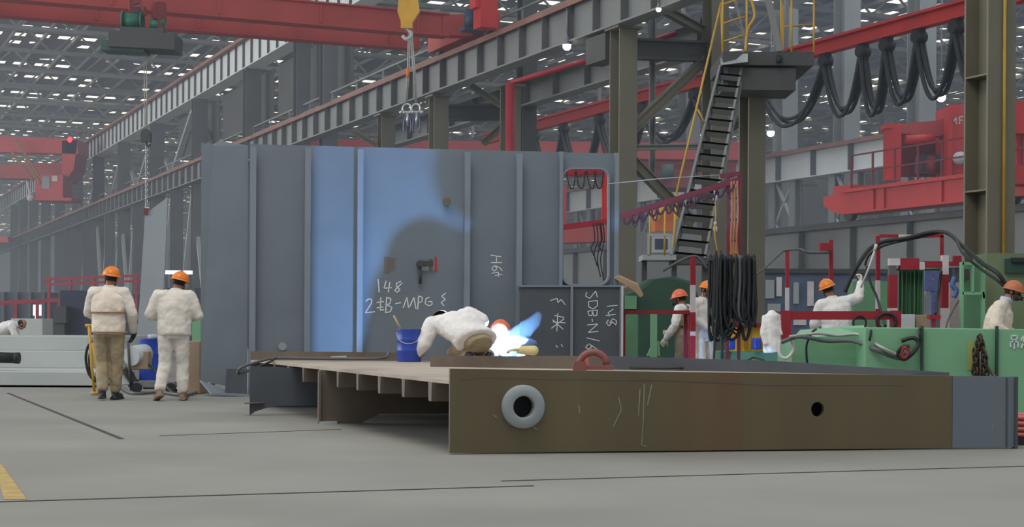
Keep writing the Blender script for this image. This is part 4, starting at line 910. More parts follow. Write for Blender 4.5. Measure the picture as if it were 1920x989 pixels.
hose('hose_coil', [P(1690, 640, YG - .05), P(1712, 634, YG - .08), P(1722, 645, YG - .1), P(1712, 662, YG - .12), P(1695, 674, YG - .1), P(1684, 664, YG - .08), P(1692, 652, YG - .1), P(1705, 650, YG - .12)], 0.024, 'rubber', 'dark hose coil hanging on the green girder face')
hose('red_hose', [P(1690, 664, YG - .16), P(1696, 652, YG - .17), P(1704, 660, YG - .18), P(1696, 672, YG - .18), P(1688, 664, YG - .17)], 0.016, 'barrier_red', 'dark red hose ring inside the coil on the green girder')
hose('air_hose', [P(1630, 640, YG - .05), P(1633, 622, YG - .02), P(1634, 612, YG + .4)], 0.016, 'rubber', 'short black lead over the corner of the green girder')
hose('air_hose', [P(1726, 640, YG - .1), P(1724, 620, YG - .08), P(1726, 612, YG + .3)], 0.018, 'rubber', 'black lead over the seam of the green girder')
# ------------------------------------------------------------------ barrier frames and poles behind the block
def striped(name, segs, wd, label, cat='barrier post', foot=True):
    "segs: list of (a, b, material)"
    root = thing(name, V((segs[0][0].x, segs[0][0].y, 0)), label, cat)
    for a, b, mt in segs:
        m = MB(); m.bar(a, b, wd, wd, (0, 1, 0) if abs(a.z - b.z) > abs(a.x - b.x) else (0, 0, 1)); m.build('red_section' if 'red' in mt else 'white_section', mt, root)
    return root
def v3(x, y0, y1, Y, mt): return (P(x, y0, Y), P(x, y1, Y), mt)
R_, W_ = 'barrier_red', 'barrier_white'
def gnd(x, y0, Y, mt): a = P(x, y0, Y); return (a, V((a.x, a.y, 0)), mt)
striped('barrier_post', [v3(1299, 482, 535, 23.8, R_), v3(1299, 535, 586, 23.8, W_), v3(1299, 586, 622, 23.8, R_), v3(1299, 622, 630, 23.8, W_), gnd(1299, 630, 23.8, R_)], 0.075, 'red and white striped post between the two workers at the maroon table')
po = striped('barrier_post', [v3(1476, 472, 540, 24.6, R_), v3(1476, 540, 588, 24.6, W_), gnd(1476, 588, 24.6, R_)], 0.055, 'slim red and white pole beside the maroon work bench')
striped('barrier_post', [v3(1558, 450, 540, 25.4, R_), gnd(1558, 540, 25.4, R_)], 0.06, 'dark red pole right behind the orange helmet of the man with raised arm')
striped('barrier_post', [v3(1646, 443, 526, 24.5, R_), v3(1646, 526, 580, 24.5, W_), gnd(1646, 580, 24.5, R_)], 0.06, 'red and white pole by the raised arm, carrying the hose rail')
striped('hose_rail', [(P(1649, 443, 24.5), P(1684, 443, 24.5), R_), (P(1684, 443, 24.5), P(1726, 444, 24.5), W_), (P(1726, 444, 24.5), P(1768, 442, 24.5), R_), gnd(1766, 442, 24.5, 'barrier_red')], 0.05, 'red and white rail the black hoses run along', 'rail')
m = MB(); m.tube(spline([P(1470, 470, 24.6), P(1500, 468, 24.6), P(1516, 474, 24.6), P(1556, 474, 25.3)], 5), 0.02, 6); m.tube([P(1470, 470, 24.6), P(1432, 505, 24.6), P(1405, 524, 24.6)], 0.014, 6); tag(m.build('bent_rod', 'cable_grey'), 'thin bent grey rod across the tops of the red poles', 'rod')
m = MB(); m.tube(spline([P(1243, 508, 23.8), P(1275, 490, 23.8), P(1299, 481, 23.8), P(1312, 486, 23.8), P(1326, 504, 23.8)], 6), 0.022, 6); tag(m.build('bent_pipe', 'cable_grey'), 'curved grey pipe bent over the striped post beside the cable hank', 'pipe')
m = MB(); pbox(m, 1538, 456, 1560, 470, 25.2, 0.15); tag(m.build('switch_box', R_), 'small red box on the dark red pole', 'switch box')
# maroon work bench
wf = thing('work_bench', V((P(1580, 590, 21.6).x, 21.6, 0)), 'heavy maroon work bench the man with raised arm stands behind', 'work frame')
for x in (1473, 1679):
    m = MB(); a = P(x, 583, 21.6); m.box(V((a.x, a.y, a.z / 2)), V((0.065, 0, 0)), V((0, 0.06, 0)), ZD * (a.z / 2)); m.build('leg', R_, wf)
m = MB(); m.bar(P(1466, 592, 21.6), P(1686, 592, 21.6), 0.1, 0.115); m.build('crossbar', R_, wf)
# maroon table beside the panel
tb = thing('work_table', V((P(1230, 590, 24.6).x, 24.6, 0)), 'maroon frame table between the panel and the striped post', 'table')
m = MB(); m.bar(P(1163, 586, 24.6), P(1297, 586, 24.6), 0.8, 0.05); m.build('tabletop', R_, tb)
for x in (1166, 1290):
    for dy in (-0.34, 0.34):
        m = MB(); a = P(x, 588, 24.6); m.box(V((a.x, a.y + dy, a.z / 2)), V((0.03, 0, 0)), V((0, 0.03, 0)), ZD * (a.z / 2)); m.build('leg', R_, tb)
gm = thing('green_machine', V((P(1226, 640, 26).x, 26, 0)), 'green upright machine stand under the maroon table frame', 'machine')
m = MB(); a = P(1226, 586, 26); m.box(V((a.x, 26, a.z / 2)), V((0.05, 0, 0)), V((0, 0.05, 0)), ZD * (a.z / 2)); m.prism([P(1213, 668, 26), P(1226, 640, 26), P(1236, 640, 26), P(1238, 668, 26)], V((0, .1, 0))); m.build('stand', 'green_paint', gm)
m = MB(); a = P(1182, 590, 26.4); m.box(V((a.x, 26.4, a.z / 2)), V((0.12, 0, 0)), V((0, 0.1, 0)), ZD * (a.z / 2)); m.build('column', 'green_mid', gm)
# dark green covered machine
cm = thing('covered_machine', V((P(1235, 620, 29).x, 29, 0)), 'machine under a dark green tarpaulin behind the maroon table', 'covered machine')
m = MB(); m.prism([V((P(1160, 600, 29).x, 29, 0)), V((P(1312, 600, 29).x, 29, 0)), P(1312, 560, 29), P(1298, 528, 29), P(1262, 518, 29), P(1215, 524, 29), P(1190, 545, 29), P(1160, 556, 29)], V((0, 1.6, 0)))
m.build('tarpaulin', 'green_dark', cm, bevel=0.06)
m = MB(); pbox(m, 1172, 555, 1194, 580, 28.9, 0.2); m.build('green_door', 'green_mid', cm)
m = MB(); m.prism([P(1152, 522, 24), P(1160, 518, 24), P(1196, 535, 24), P(1206, 555, 24), P(1200, 558, 24), P(1188, 545, 24)], V((0.02, 0.25, 0.03))); tag(m.build('wooden_board', 'pallet_wood'), 'slanting split wooden board beside the lower corner of the panel', 'board')
m = MB(); m.bar(P(1167, 536, 23.9), V((P(1167, 536, 23.9).x, 23.9, 0)), 0.03, 0.03, (0, 1, 0)); m.bar(P(1167, 538, 23.9), P(1180, 538, 24.1), .03, .03); tag(m.build('prop_post', 'barrier_white'), 'thin white post standing at the corner of the lower dark plates', 'post')
# yellow cabinets behind the cables
yc = thing('yellow_cabinet', V((P(1425, 640, 25).x, 25, 0)), 'yellow power cabinet with blue handles behind the cable hank', 'cabinet')
m = MB(); pbox(m, 1383, 612, 1428, 660, 25, 0.7); m.build('body', 'machine_yellow', yc, bevel=0.01)
m = MB(); pbox(m, 1428, 632, 1464, 660, 24.8, 0.9); m.build('drawer_block', 'machine_yellow', yc, bevel=0.01)
m = MB(); a, b = P(1350, 660, 24.7), P(1470, 660, 24.7); m.abox(a.x, b.x, 24.7, 25.9, 0, a.z); m.build('plinth', 'green_mid', yc)
m = MB(); pbox(m, 1380, 606, 1430, 613, 24.9, 0.8); m.build('red_top', R_, yc)
for x in (1366, 1414): m = MB(); pbox(m, x, 634, x + 13, 656, 24.6, 0.3); m.build('blue_gas_valve', 'blue_drum', yc, bevel=0.02)
m = MB(); pbox(m, 1396, 614, 1408, 656, 24.97, 0.05); m.build('side_panel', mat('ochre', (176, 128, 30), 0.6), yc)
m = MB()
pbox(m, 1405, 440, 1412, 612, 28, 0.2); tag(m.build('cabinet_panel', 'machine_yellow'), 'narrow yellow panel strip partly behind the stair column', 'panel') if False else None
# white jacket hung at the end of the bench
cl = MB(); Yj = 21.62
cl.cone(P(1446, 582, Yj), P(1447, 592, Yj), 0.03, 0.10, 14); cl.cone(P(1447, 592, Yj), P(1448, 625, Yj), 0.10, 0.12, 14); cl.cone(P(1448, 625, Yj), P(1450, 662, Yj), 0.12, 0.14, 14)
cl.cone(P(1436, 592, Yj), P(1431, 625, Yj - .05), 0.05, 0.05, 10); cl.cone(P(1431, 625, Yj - .05), P(1437, 648, Yj - .08), 0.05, 0.04, 10); cl.cone(P(1458, 592, Yj), P(1464, 630, Yj - .05), 0.05, 0.045, 10)
jk = thing('hung_jacket', P(1447, 582, Yj), 'white work jacket hung at the end of the maroon work bench', 'jacket')
cl.build('cloth', 'cloth_white', jk, remesh=0.014, disp=0.022)
m = MB(); m.bar(P(1444, 584, Yj), P(1474, 588, Yj), 0.02, 0.02); m.build('peg', 'steel_dark', jk)
# things along the far side of the green block
m = MB(); a, b = P(1690, 618, 22.5), P(1716, 590, 22.5); m.abox(a.x, b.x, 22.5, 22.8, 0, b.z); tag(m.build('white_cabinet', 'white_box', bevel=0.01), 'pale grey box cabinet beside the maroon work bench', 'cabinet')
m = MB(); a, b = P(1717, 618, 22.6), P(1744, 591, 22.6); m.abox(a.x, b.x, 22.6, 23.0, 0, b.z); tag(m.build('brown_cabinet', 'brown_box', bevel=0.01), 'dull brown box cabinet next to the pale grey one', 'cabinet')
ds = thing('small_stand', V((P(1753, 595, 22).x, 22, 0)), 'small maroon stand with a flat top behind the green girder', 'stand')
m = MB(); pbox(m, 1743, 591, 1764, 599, 22, 0.15); m.build('top', R_, ds)
m = MB(); a = P(1750, 599, 22.05); m.bar(a, V((a.x, a.y, 0)), 0.05, 0.05, (0, 1, 0)); m.build('post', R_, ds)
pg = thing('portal_frame', V((P(1720, 500, 23.4).x, 23.4, 0)), 'red and white banded portal frame around the green curtain', 'portal frame')
for nm, x0, y0, x1, y1, mt in (('post', 1667, 516, 1683, 578, R_), ('post', 1668, 498, 1681, 516, 'cable_grey'), ('header', 1688, 485, 1724, 506, R_), ('header', 1724, 492, 1734, 506, W_), ('header', 1734, 490, 1766, 502, R_), ('elbow', 1668, 485, 1688, 498, W_), ('banded_post', 1767, 479, 1779, 515, W_), ('banded_post', 1767, 515, 1779, 578, R_), ('arm', 1779, 491, 1803, 499, R_), ('arm', 1790, 480, 1803, 491, R_)):
    m = MB(); pbox(m, x0, y0, x1, y1, 23.4, 0.12); m.build(nm, mt, pg)
for x0, x1, y0, mt in ((1667, 1683, 578, W_), (1767, 1779, 578, W_)):
    a, b = P(x0, y0, 23.4), P(x1, y0, 23.4); m = MB(); m.abox(a.x, b.x, 23.4, 23.52, 0, a.z); m.build('post_foot', mt, pg)
cu = MB(); pts = []
for k in range(29): pts.append((1686 + 46 * k / 28, 0.05 * math.sin(k * 1.35)))
for (xa, oa), (xb, ob) in zip(pts, pts[1:]):
    a, b = P(xa, 507, 23.575 + oa), P(xb, 507, 23.575 + ob); a0, b0 = V((a.x, a.y, 0.3)), V((b.x, b.y, 0.3)); dn = V((0, 0.012, 0)); cu.hexa([a0, b0, b0 + dn, a0 + dn, a, b, b + dn, a + dn])
cu.bar(P(1670, 506, 23.53), P(1770, 506, 23.53), 0.03, 0.03)
tag(cu.build('welding_curtain', 'green_mid'), 'green welding curtain hanging in the red and white portal frame', 'curtain')
m = MB(); pbox(m, 1734, 508, 1765, 546, 26, 0.1); a = P(1750, 546, 26.05); m.bar(a, V((a.x, a.y, 0)), .08, .08, (0, 1, 0)); tag(m.build('notice_board', mat('board_blue', (86, 96, 140), 0.6, 0, 0.2, 14, (180, 184, 196), 0.3)), 'blue notice board on a post behind the portal frame', 'notice board')
m = MB(); a, b = P(1781, 560, 24.5), P(1803, 530, 24.5); m.abox(a.x, b.x, 24.5, 24.8, 0, b.z); tag(m.build('partition_board', mat('pale_pink', (176, 160, 160), 0.7)), 'pale pinkish board beside the light green rack', 'panel')
hose('blue_cloth', [P(1790, 520, 23.3), P(1786, 535, 23.3), P(1793, 545, 23.3), P(1788, 558, 23.3)], 0.04, mat('cloth_blue', (88, 120, 170), 0.8), 'blue rag hanging on the portal frame arm', 'rag')
m = MB(); m.bar(P(1792, 499, 23.35), P(1790, 522, 23.3), .01, .01, (0, 1, 0)); 
# green machine frame by the big column
gf = thing('machine_rack', V((P(1830, 600, 22.5).x, 22.5, 0)), 'light green open machine rack in front of the thick column', 'machine frame')
YF = 22.5
for x0, y0, x1, y1, nm in ((1805, 492, 1846, 497, 'rail'), (1805, 548, 1846, 553, 'rail'), (1823, 497, 1827, 549, 'upright'), (1843, 553, 1848, 560, 'upright')):
    m = MB(); pbox(m, x0, y0, x1, y1, YF, 0.08); m.build(nm, 'green_paint', gf)
for x in (1805, 1845):
    a = P(x, 492, YF); m = MB(); m.abox(a.x - 0.018, a.x + 0.018, YF, YF + 0.1, 0, a.z); m.build('upright', 'green_paint', gf)
a, b = P(1805, 493, YF + .5), P(1848, 493, YF + .5); m = MB(); m.abox(a.x, b.x, YF + .5, YF + .56, 0, a.z); m.build('back_sheet', 'green_mid', gf)
a, b = P(1850, 475, YF + .9), P(1990, 475, YF + .9); m = MB(); m.abox(a.x, b.x, YF + .9, YF + 1.6, 0, a.z); m.build('machine_body', mat('green_olive', (110, 124, 92), 0.6, 0, 0.1, 2), gf)
m = MB(); pbox(m, 1886, 486, 1990, 512, YF + .84, 0.1); m.build('dark_opening', 'green_dark', gf)
m = MB(); pbox(m, 1898, 484, 1990, 492, YF + .8, 0.1); m.build('black_strip', 'rubber', gf)
m = MB(); q = P(1815, 512, YF + .1); pbox(m, 1808, 505, 1818, 525, YF + .3, 0.2); m.build('socket_box', 'steel_dark', gf)
# hoses arching over to the machine
hose('black_hose', [P(1584, 548, 23.9), P(1596, 520, 23.9), P(1612, 492, 23.9), P(1632, 466, 24.2), P(1660, 453, 24.35), P(1700, 447, 24.3), P(1745, 436, 24.3), P(1778, 438, 24), P(1805, 462, 23), P(1842, 494, 22.3), P(1870, 512, 22), P(1884, 532, 22)], 0.032, 'rubber', 'thick black hose arching from the working man over the rail to the green machine', n=6)
hose('black_hose', [P(1622, 498, 24.3), P(1630, 478, 24.3), P(1660, 460, 24.3), P(1720, 446, 24.35), P(1768, 436, 24.2), P(1790, 446, 23.6), P(1806, 476, 22.4), P(1838, 504, 22.2), P(1872, 528, 22), P(1890, 548, 22)], 0.02, 'rubber', 'thinner black hose running below the thick one over the rail', n=6)
hose('black_hose', [P(1625, 500, 23.9), P(1632, 530, 23.8), P(1645, 560, 23.6), P(1654, 592, 22.6), P(1660, 612, 21.9)], 0.02, 'rubber', 'black lead dropping from the hose arch to the maroon work bench')
hose('black_hose', [P(1765, 508, 23.3), P(1760, 550, 23.2), P(1754, 590, 22.1)], 0.022, 'rubber', 'black lead dropping along the banded portal post')
hose('grey_lead', [P(1800, 560, 23.2), P(1788, 580, 23), P(1778, 600, 22.6), P(1774, 616, 22)], 0.014, 'cable_grey', 'thin grey lead beside the pale panel')
hose('hose_coil', [P(1640 + 22 + 18 * math.cos(t), 603 + 15 * math.sin(t), 21.53) for t in [k * 0.7 for k in range(19)]], 0.02, 'rubber', 'black coil of hose hung on the maroon work bench', n=4)
hose('hose_coil', [P(1612 + 12 * math.cos(t), 606 + 13 * math.sin(t), 21.53) for t in [k * 0.7 for k in range(10)]], 0.014, 'rubber', 'small black hose ring on the maroon work bench next to the larger coil', n=4)
# far machine bank between the stair column and the portal
mb = thing('machine_bank', V((P(1540, 560, 38).x, 38, 0)), 'blue-grey machine bank with bright panels behind the man with raised arm', 'machine bank')
a, b = P(1428, 508, 38), P(1665, 508, 38); m = MB(); m.abox(a.x, b.x, 38, 39.5, 0, a.z); m.build('housing', mat('bank_blue', (84, 96, 118), 0.6, 0, 0.2, 2), mb, bevel=0.03)
rnd = random.Random(21)
for i, (x0, y0, x1, y1) in enumerate(((1436, 525, 1452, 560), (1456, 520, 1466, 556), (1488, 530, 1498, 570), (1514, 528, 1526, 574), (1596, 524, 1606, 556), (1612, 540, 1634, 560), (1440, 570, 1464, 600), (1488, 588, 1512, 610), (1625, 570, 1640, 600))):
    m = MB(); pbox(m, x0, y0, x1, y1, 37.94, 0.1); m.build('panel', 'barrier_white' if i % 2 else 'steel_light', mb)
m = MB(); pbox(m, 1428, 505, 1665, 512, 37.9, 0.3); m.build('top_rail', 'steel_dark', mb)
a, b = P(1600, 545, 30), P(1666, 528, 30); m = MB(); m.abox(a.x, b.x, 30, 30.5, 0, b.z); tag(m.build('green_partition', 'green_mid'), 'green partition behind the red and white pole', 'partition')
# yellow excavator-like machine under the stair
ym = thing('yellow_machine', V((P(1245, 440, 58).x, 58, 0)), 'orange and yellow handling machine seen under the boom beside the stair', 'machine')
m = MB(); m.tube(spline([P(1230, 412, 58), P(1242, 392, 58), P(1258, 388, 58), P(1268, 396, 58), P(1272, 412, 58)], 5), 0.14, 8); m.build('arm', 'machine_yellow', ym)
m = MB(); pbox(m, 1226, 396, 1262, 436, 58.3, 1.2); m.build('body', 'orange', ym, bevel=0.05)
a, b = P(1180, 460, 58), P(1345, 436, 58); m = MB(); m.abox(a.x, b.x, 58, 60, 0, b.z); m.build('base', 'steel_grey', ym)
m = MB(); pbox(m, 1228, 448, 1252, 468, 57.95, 0.1); m.build('window', 'glass_dark', ym)
m = MB(); pbox(m, 1222, 442, 1262, 474, 57.97, 0.1); m.build('window_surround', 'white_box', ym)
m = MB(); pbox(m, 1352, 408, 1366, 440, 57, 0.8); pbox(m, 1345, 440, 1375, 470, 57.2, 0.8); a = P(1360, 470, 57.5); m.bar(a, V((a.x, a.y, 0)), .8, .8, (0, 1, 0)); tag(m.build('yellow_cabinet', 'machine_yellow'), 'far yellow cabinet glimpsed between stair and ladder mast', 'cabinet')
# cables over the deck at the edges
hose('floor_cable', [P(445, 700, 19.2), P(452, 690, 19.0), P(480, 680, 19.0), P(520, 672, 19.3), P(600, 673, 19.4), P(700, 673, 19.5), P(724, 670, 19.7), P(728, 660, 19.8)], 0.018, 'cable_grey', 'grey hose trailing along the rear edge of the rusty deck')
hose('floor_cable', [P(448, 702, 19.2), P(470, 694, 18.9), P(500, 682, 18.9), P(518, 672, 19.2)], 0.014, 'rubber', 'black hose loop drooping off the rusty deck corner')
hose('floor_cable', [P(1180, 690, 16.2), P(1260, 691, 16.0), P(1340, 686, 16.1), P(1400, 676, 15.9), P(1412, 671, 15.9), P(1432, 676, 15.8)], 0.010, 'rubber', 'thin black lead lying on the deck edge below the cable hank')
m = MB(); q = G(645, 672, DZ); pts = [P(620, 671, 19.6), P(650, 670, 19.6)]; m.bar(pts[0], pts[1], 0.05, 0.03); tag(m.build('welding_rod_tube', 'white_box'), 'short white tube lying by the hose on the deck', 'tube')
# ------------------------------------------------------------------ left side: plates, carriage, drum, box
ps = thing('plate_stack', G(60, 720), 'stack of long pale grey steel plates on the floor beside the walking workers', 'plate stack')
def slab(x0, x1, ynear, z0, z1, Yd, name, mt='plate_pale'):
    a = G(x0, ynear, z0) if z0 < 0.9 else P(x0, ynear, 27); Y = a.y
    xa = ((x0 - CX) / F) * Y; xb = ((x1 - CX) / F) * Y
    m = MB(); m.abox(xa, xb, Y, Y + Yd, z0, z1); return m.build(name, mt, ps, bevel=0.01)
slab(-150, 178, 722, 0.03, 0.25, 4.5, 'plate'); 
a = P(-150, 690, 28.2); b = P(172, 690, 28.2)
m = MB(); m.abox(a.x, b.x, 28.2, 32.5, 0.25, 0.55); m.build('plate', 'plate_pale', ps, bevel=0.01)
b = P(165, 650, 28.8); m = MB(); m.abox(a.x, b.x, 28.8, 33.5, 0.55, 0.80); m.build('plate', 'plate_pale', ps, bevel=0.01)
m = MB()
for x in (-80, 20, 120): q = G(x, 722); m.abox(q.x - .1, q.x + .1, q.y + 0.05, q.y + 4.2, 0.0, 0.03)
m.build('timber_bearers', 'steel_dark', ps)
m = MB(); a, b = P(-80, 669, 26.6), P(36, 672, 26.6); m.cyl(a, b, 0.09, 14); m.cyl(P(28, 672, 26.6), P(36.5, 672, 26.6), 0.095, 14); o = tag(m.build('black_pipe', 'rubber'), 'black pipe resting along the pale plate stack', 'pipe')
hose('floor_cable', [P(-20, 728, 26.5), P(80, 724, 26.8), P(165, 720, 27.2), P(215, 714, 27.8)], 0.03, 'rubber', 'black cable on the floor along the foot of the plate stack')
YK = 22.6
kt = thing('hose_cart', G(178, 742), 'yellow hose cart with a black hose loop beside the worker in dark boots', 'cart')
m = MB(); m.tube([P(167, 612, YK), P(172, 690, YK), P(178, 742, YK)], 0.022, 8); m.tube([P(160, 611, YK), P(174, 611, YK)], 0.022, 8); m.tube([P(172, 640, YK), P(181, 690, YK), P(184, 700, YK)], 0.02, 8); m.cyl(P(171, 738, YK), P(186, 738, YK), 0.03, 10); m.build('frame', 'rail_yellow', kt)
m = MB(); m.tube(spline([P(174, 640, YK), P(164, 652, YK), P(161, 675, YK), P(166, 700, YK), P(176, 713, YK), P(184, 716, YK)], 6), 0.02, 7); m.tube(spline([P(174, 650, YK + .05), P(167, 670, YK + .05), P(170, 700, YK + .05), P(183, 712, YK + .05)], 6), 0.016, 7); m.build('hose', 'rubber', kt)
wc = thing('welding_carriage', G(255, 735), 'small wheeled welding carriage with a pale motor drum between the two walking workers', 'carriage')
YA = 24.0
m = MB(); m.cyl(P(246, 668, YA - .1), P(272, 664, YA + .2), 0.15, 18); m.build('wire_drum', 'white_box', wc)
m = MB(); m.box(P(262, 676, YA + .05), V((0.16, 0, 0)), V((0, 0.12, 0)), ZD * 0.14); m.build('motor', 'brown_box', wc, bevel=0.02)
m = MB(); a, b = P(228, 722, YA), P(248, 698, YA); m.abox(a.x, b.x, YA, YA + .2, a.z, b.z); m.build('control_box', 'white_box', wc, bevel=0.01)
m = MB(); a, b = P(250, 735, YA), P(330, 716, YA + .1); m.abox(a.x, b.x, YA, YA + .5, 0.08, b.z); m.build('chassis', 'steel_grey', wc)
for x in (256, 320):
    m = MB(); q = P(x, 733, YA - .05); q.z = 0.075; m.cyl(q - V((0, .04, 0)), q + V((0, .04, 0)), 0.075, 14); m.build('wheel', 'rubber', wc)
m = MB(); m.tube([P(240, 640, YA - .1), P(243, 700, YA - .1), P(246, 732, YA)], 0.02, 7); m.bar(P(243, 660, YA), P(262, 672, YA), .05, .05); m.bar(P(232, 690, YA), P(252, 724, YA + .1), .16, .12); m.build('handle', 'steel_dark', wc)
def drum(name, c, r, h, label, mt='blue_drum', cat='drum'):
    root = thing(name, c, label, cat)
    m = MB(); m.lathe(c, [(0, 0.0), (r * .97, 0.0), (r, 0.012), (r, h * .33), (r * 1.02, h * .345), (r, h * .36), (r, h * .66), (r * 1.02, h * .675), (r, h * .69), (r, h - .012), (r * 1.03, h), (r * .96, h), (r * .95, h - .03), (0, h - .03)], 28); m.build('body', mt, root)
    return root
drum('blue_drum', V((P(282, 640, 28).x, 28, 0)), 0.19, 0.78, 'blue drum standing behind the worker in the light suit')
m = MB(); m.lathe(V((P(288, 633, 28).x, 28, 0.77)), [(0, 0), (0.09, 0), (0.1, 0.08), (0, 0.09)], 14); tag(m.build('paint_can', 'white_box'), 'white can standing on top of the blue drum', 'can')
m = MB(); a, b = P(352, 738, 23.6), P(376, 640, 23.6); m.abox(a.x, b.x, 23.6, 24.2, 0, b.z); tag(m.build('brown_crate', 'brown_box', bevel=0.015), 'upright brown crate leaning place at the panel foot', 'crate')['label'] = 'upright brown crate standing against the end of the panel'
m = MB(); a, b = P(360, 640, 26), P(378, 600, 26); m.abox(a.x, b.x, 26, 26.4, 0, b.z); tag(m.build('green_cabinet', 'green_paint'), 'light green cabinet peeping out behind the worker in the light suit', 'cabinet')
hose('floor_cable', [G(225, 725, .03), G(250, 738, .03), G(300, 736, .03), G(350, 741, .03), G(385, 726, .03), G(405, 716, .03)], 0.022, 'cable_grey', 'grey hose on the floor between the light-suited worker and the panel foot')
hose('floor_cable', [P(275, 680, 24), P(295, 700, 23.8), P(312, 725, 23.6), G(330, 740, .03), G(352, 744, .03)], 0.018, 'rubber', 'black hose falling from the welding carriage to the floor')
hose('floor_cable', [G(268, 728, .03), G(300, 728, .03), G(330, 732, .03), G(362, 732, .03), G(400, 722, .03)], 0.02, 'rubber', 'black hose on the floor in front of the brown crate')
# far left clutter
ff = thing('red_fence', V((P(170, 520, 60).x, 60, 0)), 'long dark red guard rail beyond the walking workers', 'fence')
m = MB()
for y in (520, 530): m.bar(P(84, y + 4, 60), P(262, y - 3, 60), 0.09, 0.09)
m.build('rail', R_, ff)
m = MB()
for x in (92, 132, 176, 214, 256): a = P(x, 520, 60); m.bar(a, V((a.x, a.y, 0)), 0.1, 0.1, (0, 1, 0))
m.build('posts', R_, ff)
f2 = thing('red_fence', V((P(60, 565, 52).x, 52, 0)), 'lower dark red guard rail behind the plate stack', 'fence')
m = MB(); m.bar(P(-20, 570, 52), P(112, 563, 52), 0.1, 0.12); m.build('rail', R_, f2)
m = MB()
for x in (-10, 30, 70, 110): a = P(x, 567, 52); m.bar(a, V((a.x, a.y, 0)), 0.09, 0.09, (0, 1, 0))
m.build('posts', R_, f2)
dm = thing('dark_machine', V((P(140, 590, 48).x, 48, 0)), 'dark blue machine body behind the fence and the first walking worker', 'machine')
a, b = P(110, 590, 48), P(190, 545, 48); m = MB(); m.abox(a.x, b.x, 48, 49.5, 0, b.z); m.build('housing', mat('machine_navy', (46, 50, 68), 0.6), dm, bevel=0.04)
m = MB(); pbox(m, 100, 575, 124, 606, 47.5, .6); a = P(112, 606, 47.8); m.bar(a, V((a.x, a.y, 0)), .4, .4, (0, 1, 0)); m.build('motor', 'steel_dark', dm)
m = MB(); pbox(m, 62, 572, 76, 592, 56, .1); a = P(69, 592, 56.05); m.bar(a, V((a.x, a.y, 0)), .1, .1, (0, 1, 0)); tag(m.build('light_panel', 'strip_glow'), 'small glowing white panel beyond the plate stack', 'light panel')
tl = thing('tube_light', P(330, 511, 60), 'long white tube light beyond the light-suited worker', 'tube light')
m = MB(); pbox(m, 308, 508, 360, 514, 60, .1); m.build('tube', 'strip_glow', tl)
m = MB(); m.bar(P(312, 511, 60.1), V((P(312, 511, 60.1).x, 60.1, 0)), .08, .08, (0, 1, 0)); m.bar(P(356, 511, 60.1), V((P(356, 511, 60.1).x, 60.1, 0)), .08, .08, (0, 1, 0)); m.build('stand', 'steel_dark', tl)
m = MB(); a, b = P(20, 612, 44), P(80, 598, 44); m.abox(a.x, b.x, 44, 45, 0, b.z); tag(m.build('pale_crate', 'plate_pale', bevel=0.02), 'pale low crate behind the plate stack', 'crate')
m = MB(); a, b = P(190, 612, 50), P(262, 580, 50); m.abox(a.x, b.x, 50, 51, 0, b.z); tag(m.build('grey_bin', mat('bin_blue', (88, 96, 104), 0.6), bevel=0.03), 'grey-blue steel bin between the dark machine and the hung plate', 'bin')
# bucket on the deck
bc = G(767, 679, DZ)
bk = drum('blue_bucket', V((bc.x, bc.y, DZ)), 0.148, 0.40, 'blue paint bucket with a brush handle beside the crouching worker', cat='bucket')
m = MB(); m.tube([P(757, 628, bc.y), P(738, 592, bc.y + .02)], 0.012, 7); m.build('brush_handle', 'pallet_wood', bk)
m = MB(); q = V((bc.x, bc.y, DZ)); m.tube([q + V((0.152 * math.cos(t), -0.152 * abs(math.sin(t)) - 0.0, 0.36 - 0.14 * math.sin(t))) for t in [math.pi * k / 10 for k in range(11)]], 0.005, 5); m.build('wire_handle', 'wire_rope', bk)
# small clamp on the deck by the seam
m = MB(); q = P(1112, 684, 15.6); m.tube([q + V((0.13 * math.cos(t), 0, 0.12 * math.sin(t))) for t in [math.pi * k / 9 for k in range(10)]], 0.035, 8); m.box(q + V((-0.13, 0, -0.02)), V((0.06, 0, 0)), V((0, .06, 0)), ZD * 0.05); m.bar(q + V((-.2, 0, -.03)), q + V((.2, 0, -.03)), .1, .04); tag(m.build('lifting_eye', mat('eye_red', (140, 82, 80), 0.6)), 'reddish lifting eye lying on the deck behind the beam ring side', 'lifting eye')['label'] = 'reddish lifting eye sitting on the edge of the deck'
m = MB(); pbox(m, 1086, 668, 1104, 688, 15.9, .12); tag(m.build('red_block', mat('salmon', (206, 110, 104), 0.6), bevel=0.015), 'small salmon red block next to the lifting eye', 'block')

# coil and blocks glimpsed past the deck unit, distant steel sections on the left
rc_ = thing('hose_coil', G(1935, 836), 'pinkish red hose coil on a black base beyond the end of the rusty beam', 'hose coil')
q = G(1935, 836, 0)
m = MB(); m.abox(q.x - .28, q.x + .4, q.y, q.y + .6, 0.0, 0.06); m.build('base', 'rubber', rc_)
for k in range(4):
    m = MB(); m.tube([q + V((0.06 + 0.24 * math.cos(t), 0.3 + 0.24 * math.sin(t), 0.085 + 0.05 * k)) for t in [2 * math.pi * i / 20 for i in range(20)]], 0.026, 7, True); m.build('hose_turn', 'salmon', rc_)
def section(x0, x1, y0, Y, dep, label, mt):
    a, b = P(x0, y0, Y), P(x1, y0, Y); root = thing('hull_section', V((a.x, Y, 0)), label, 'steel section')
    m = MB(); m.abox(a.x, b.x, Y, Y + dep, 0.3, a.z); m.build('shell', mt, root)
    for k in range(5):
        x = a.x + (b.x - a.x) * (k + .5) / 5; m = MB(); m.abox(x - .08, x + .08, Y - .25, Y, 0.3, a.z); m.build('rib', 'steel_dark', root)
    for x in (a.x + .2, b.x - .5): m = MB(); m.abox(x, x + .3, Y + .2, Y + dep - .2, 0, 0.3); m.build('block', 'pallet_wood', root)
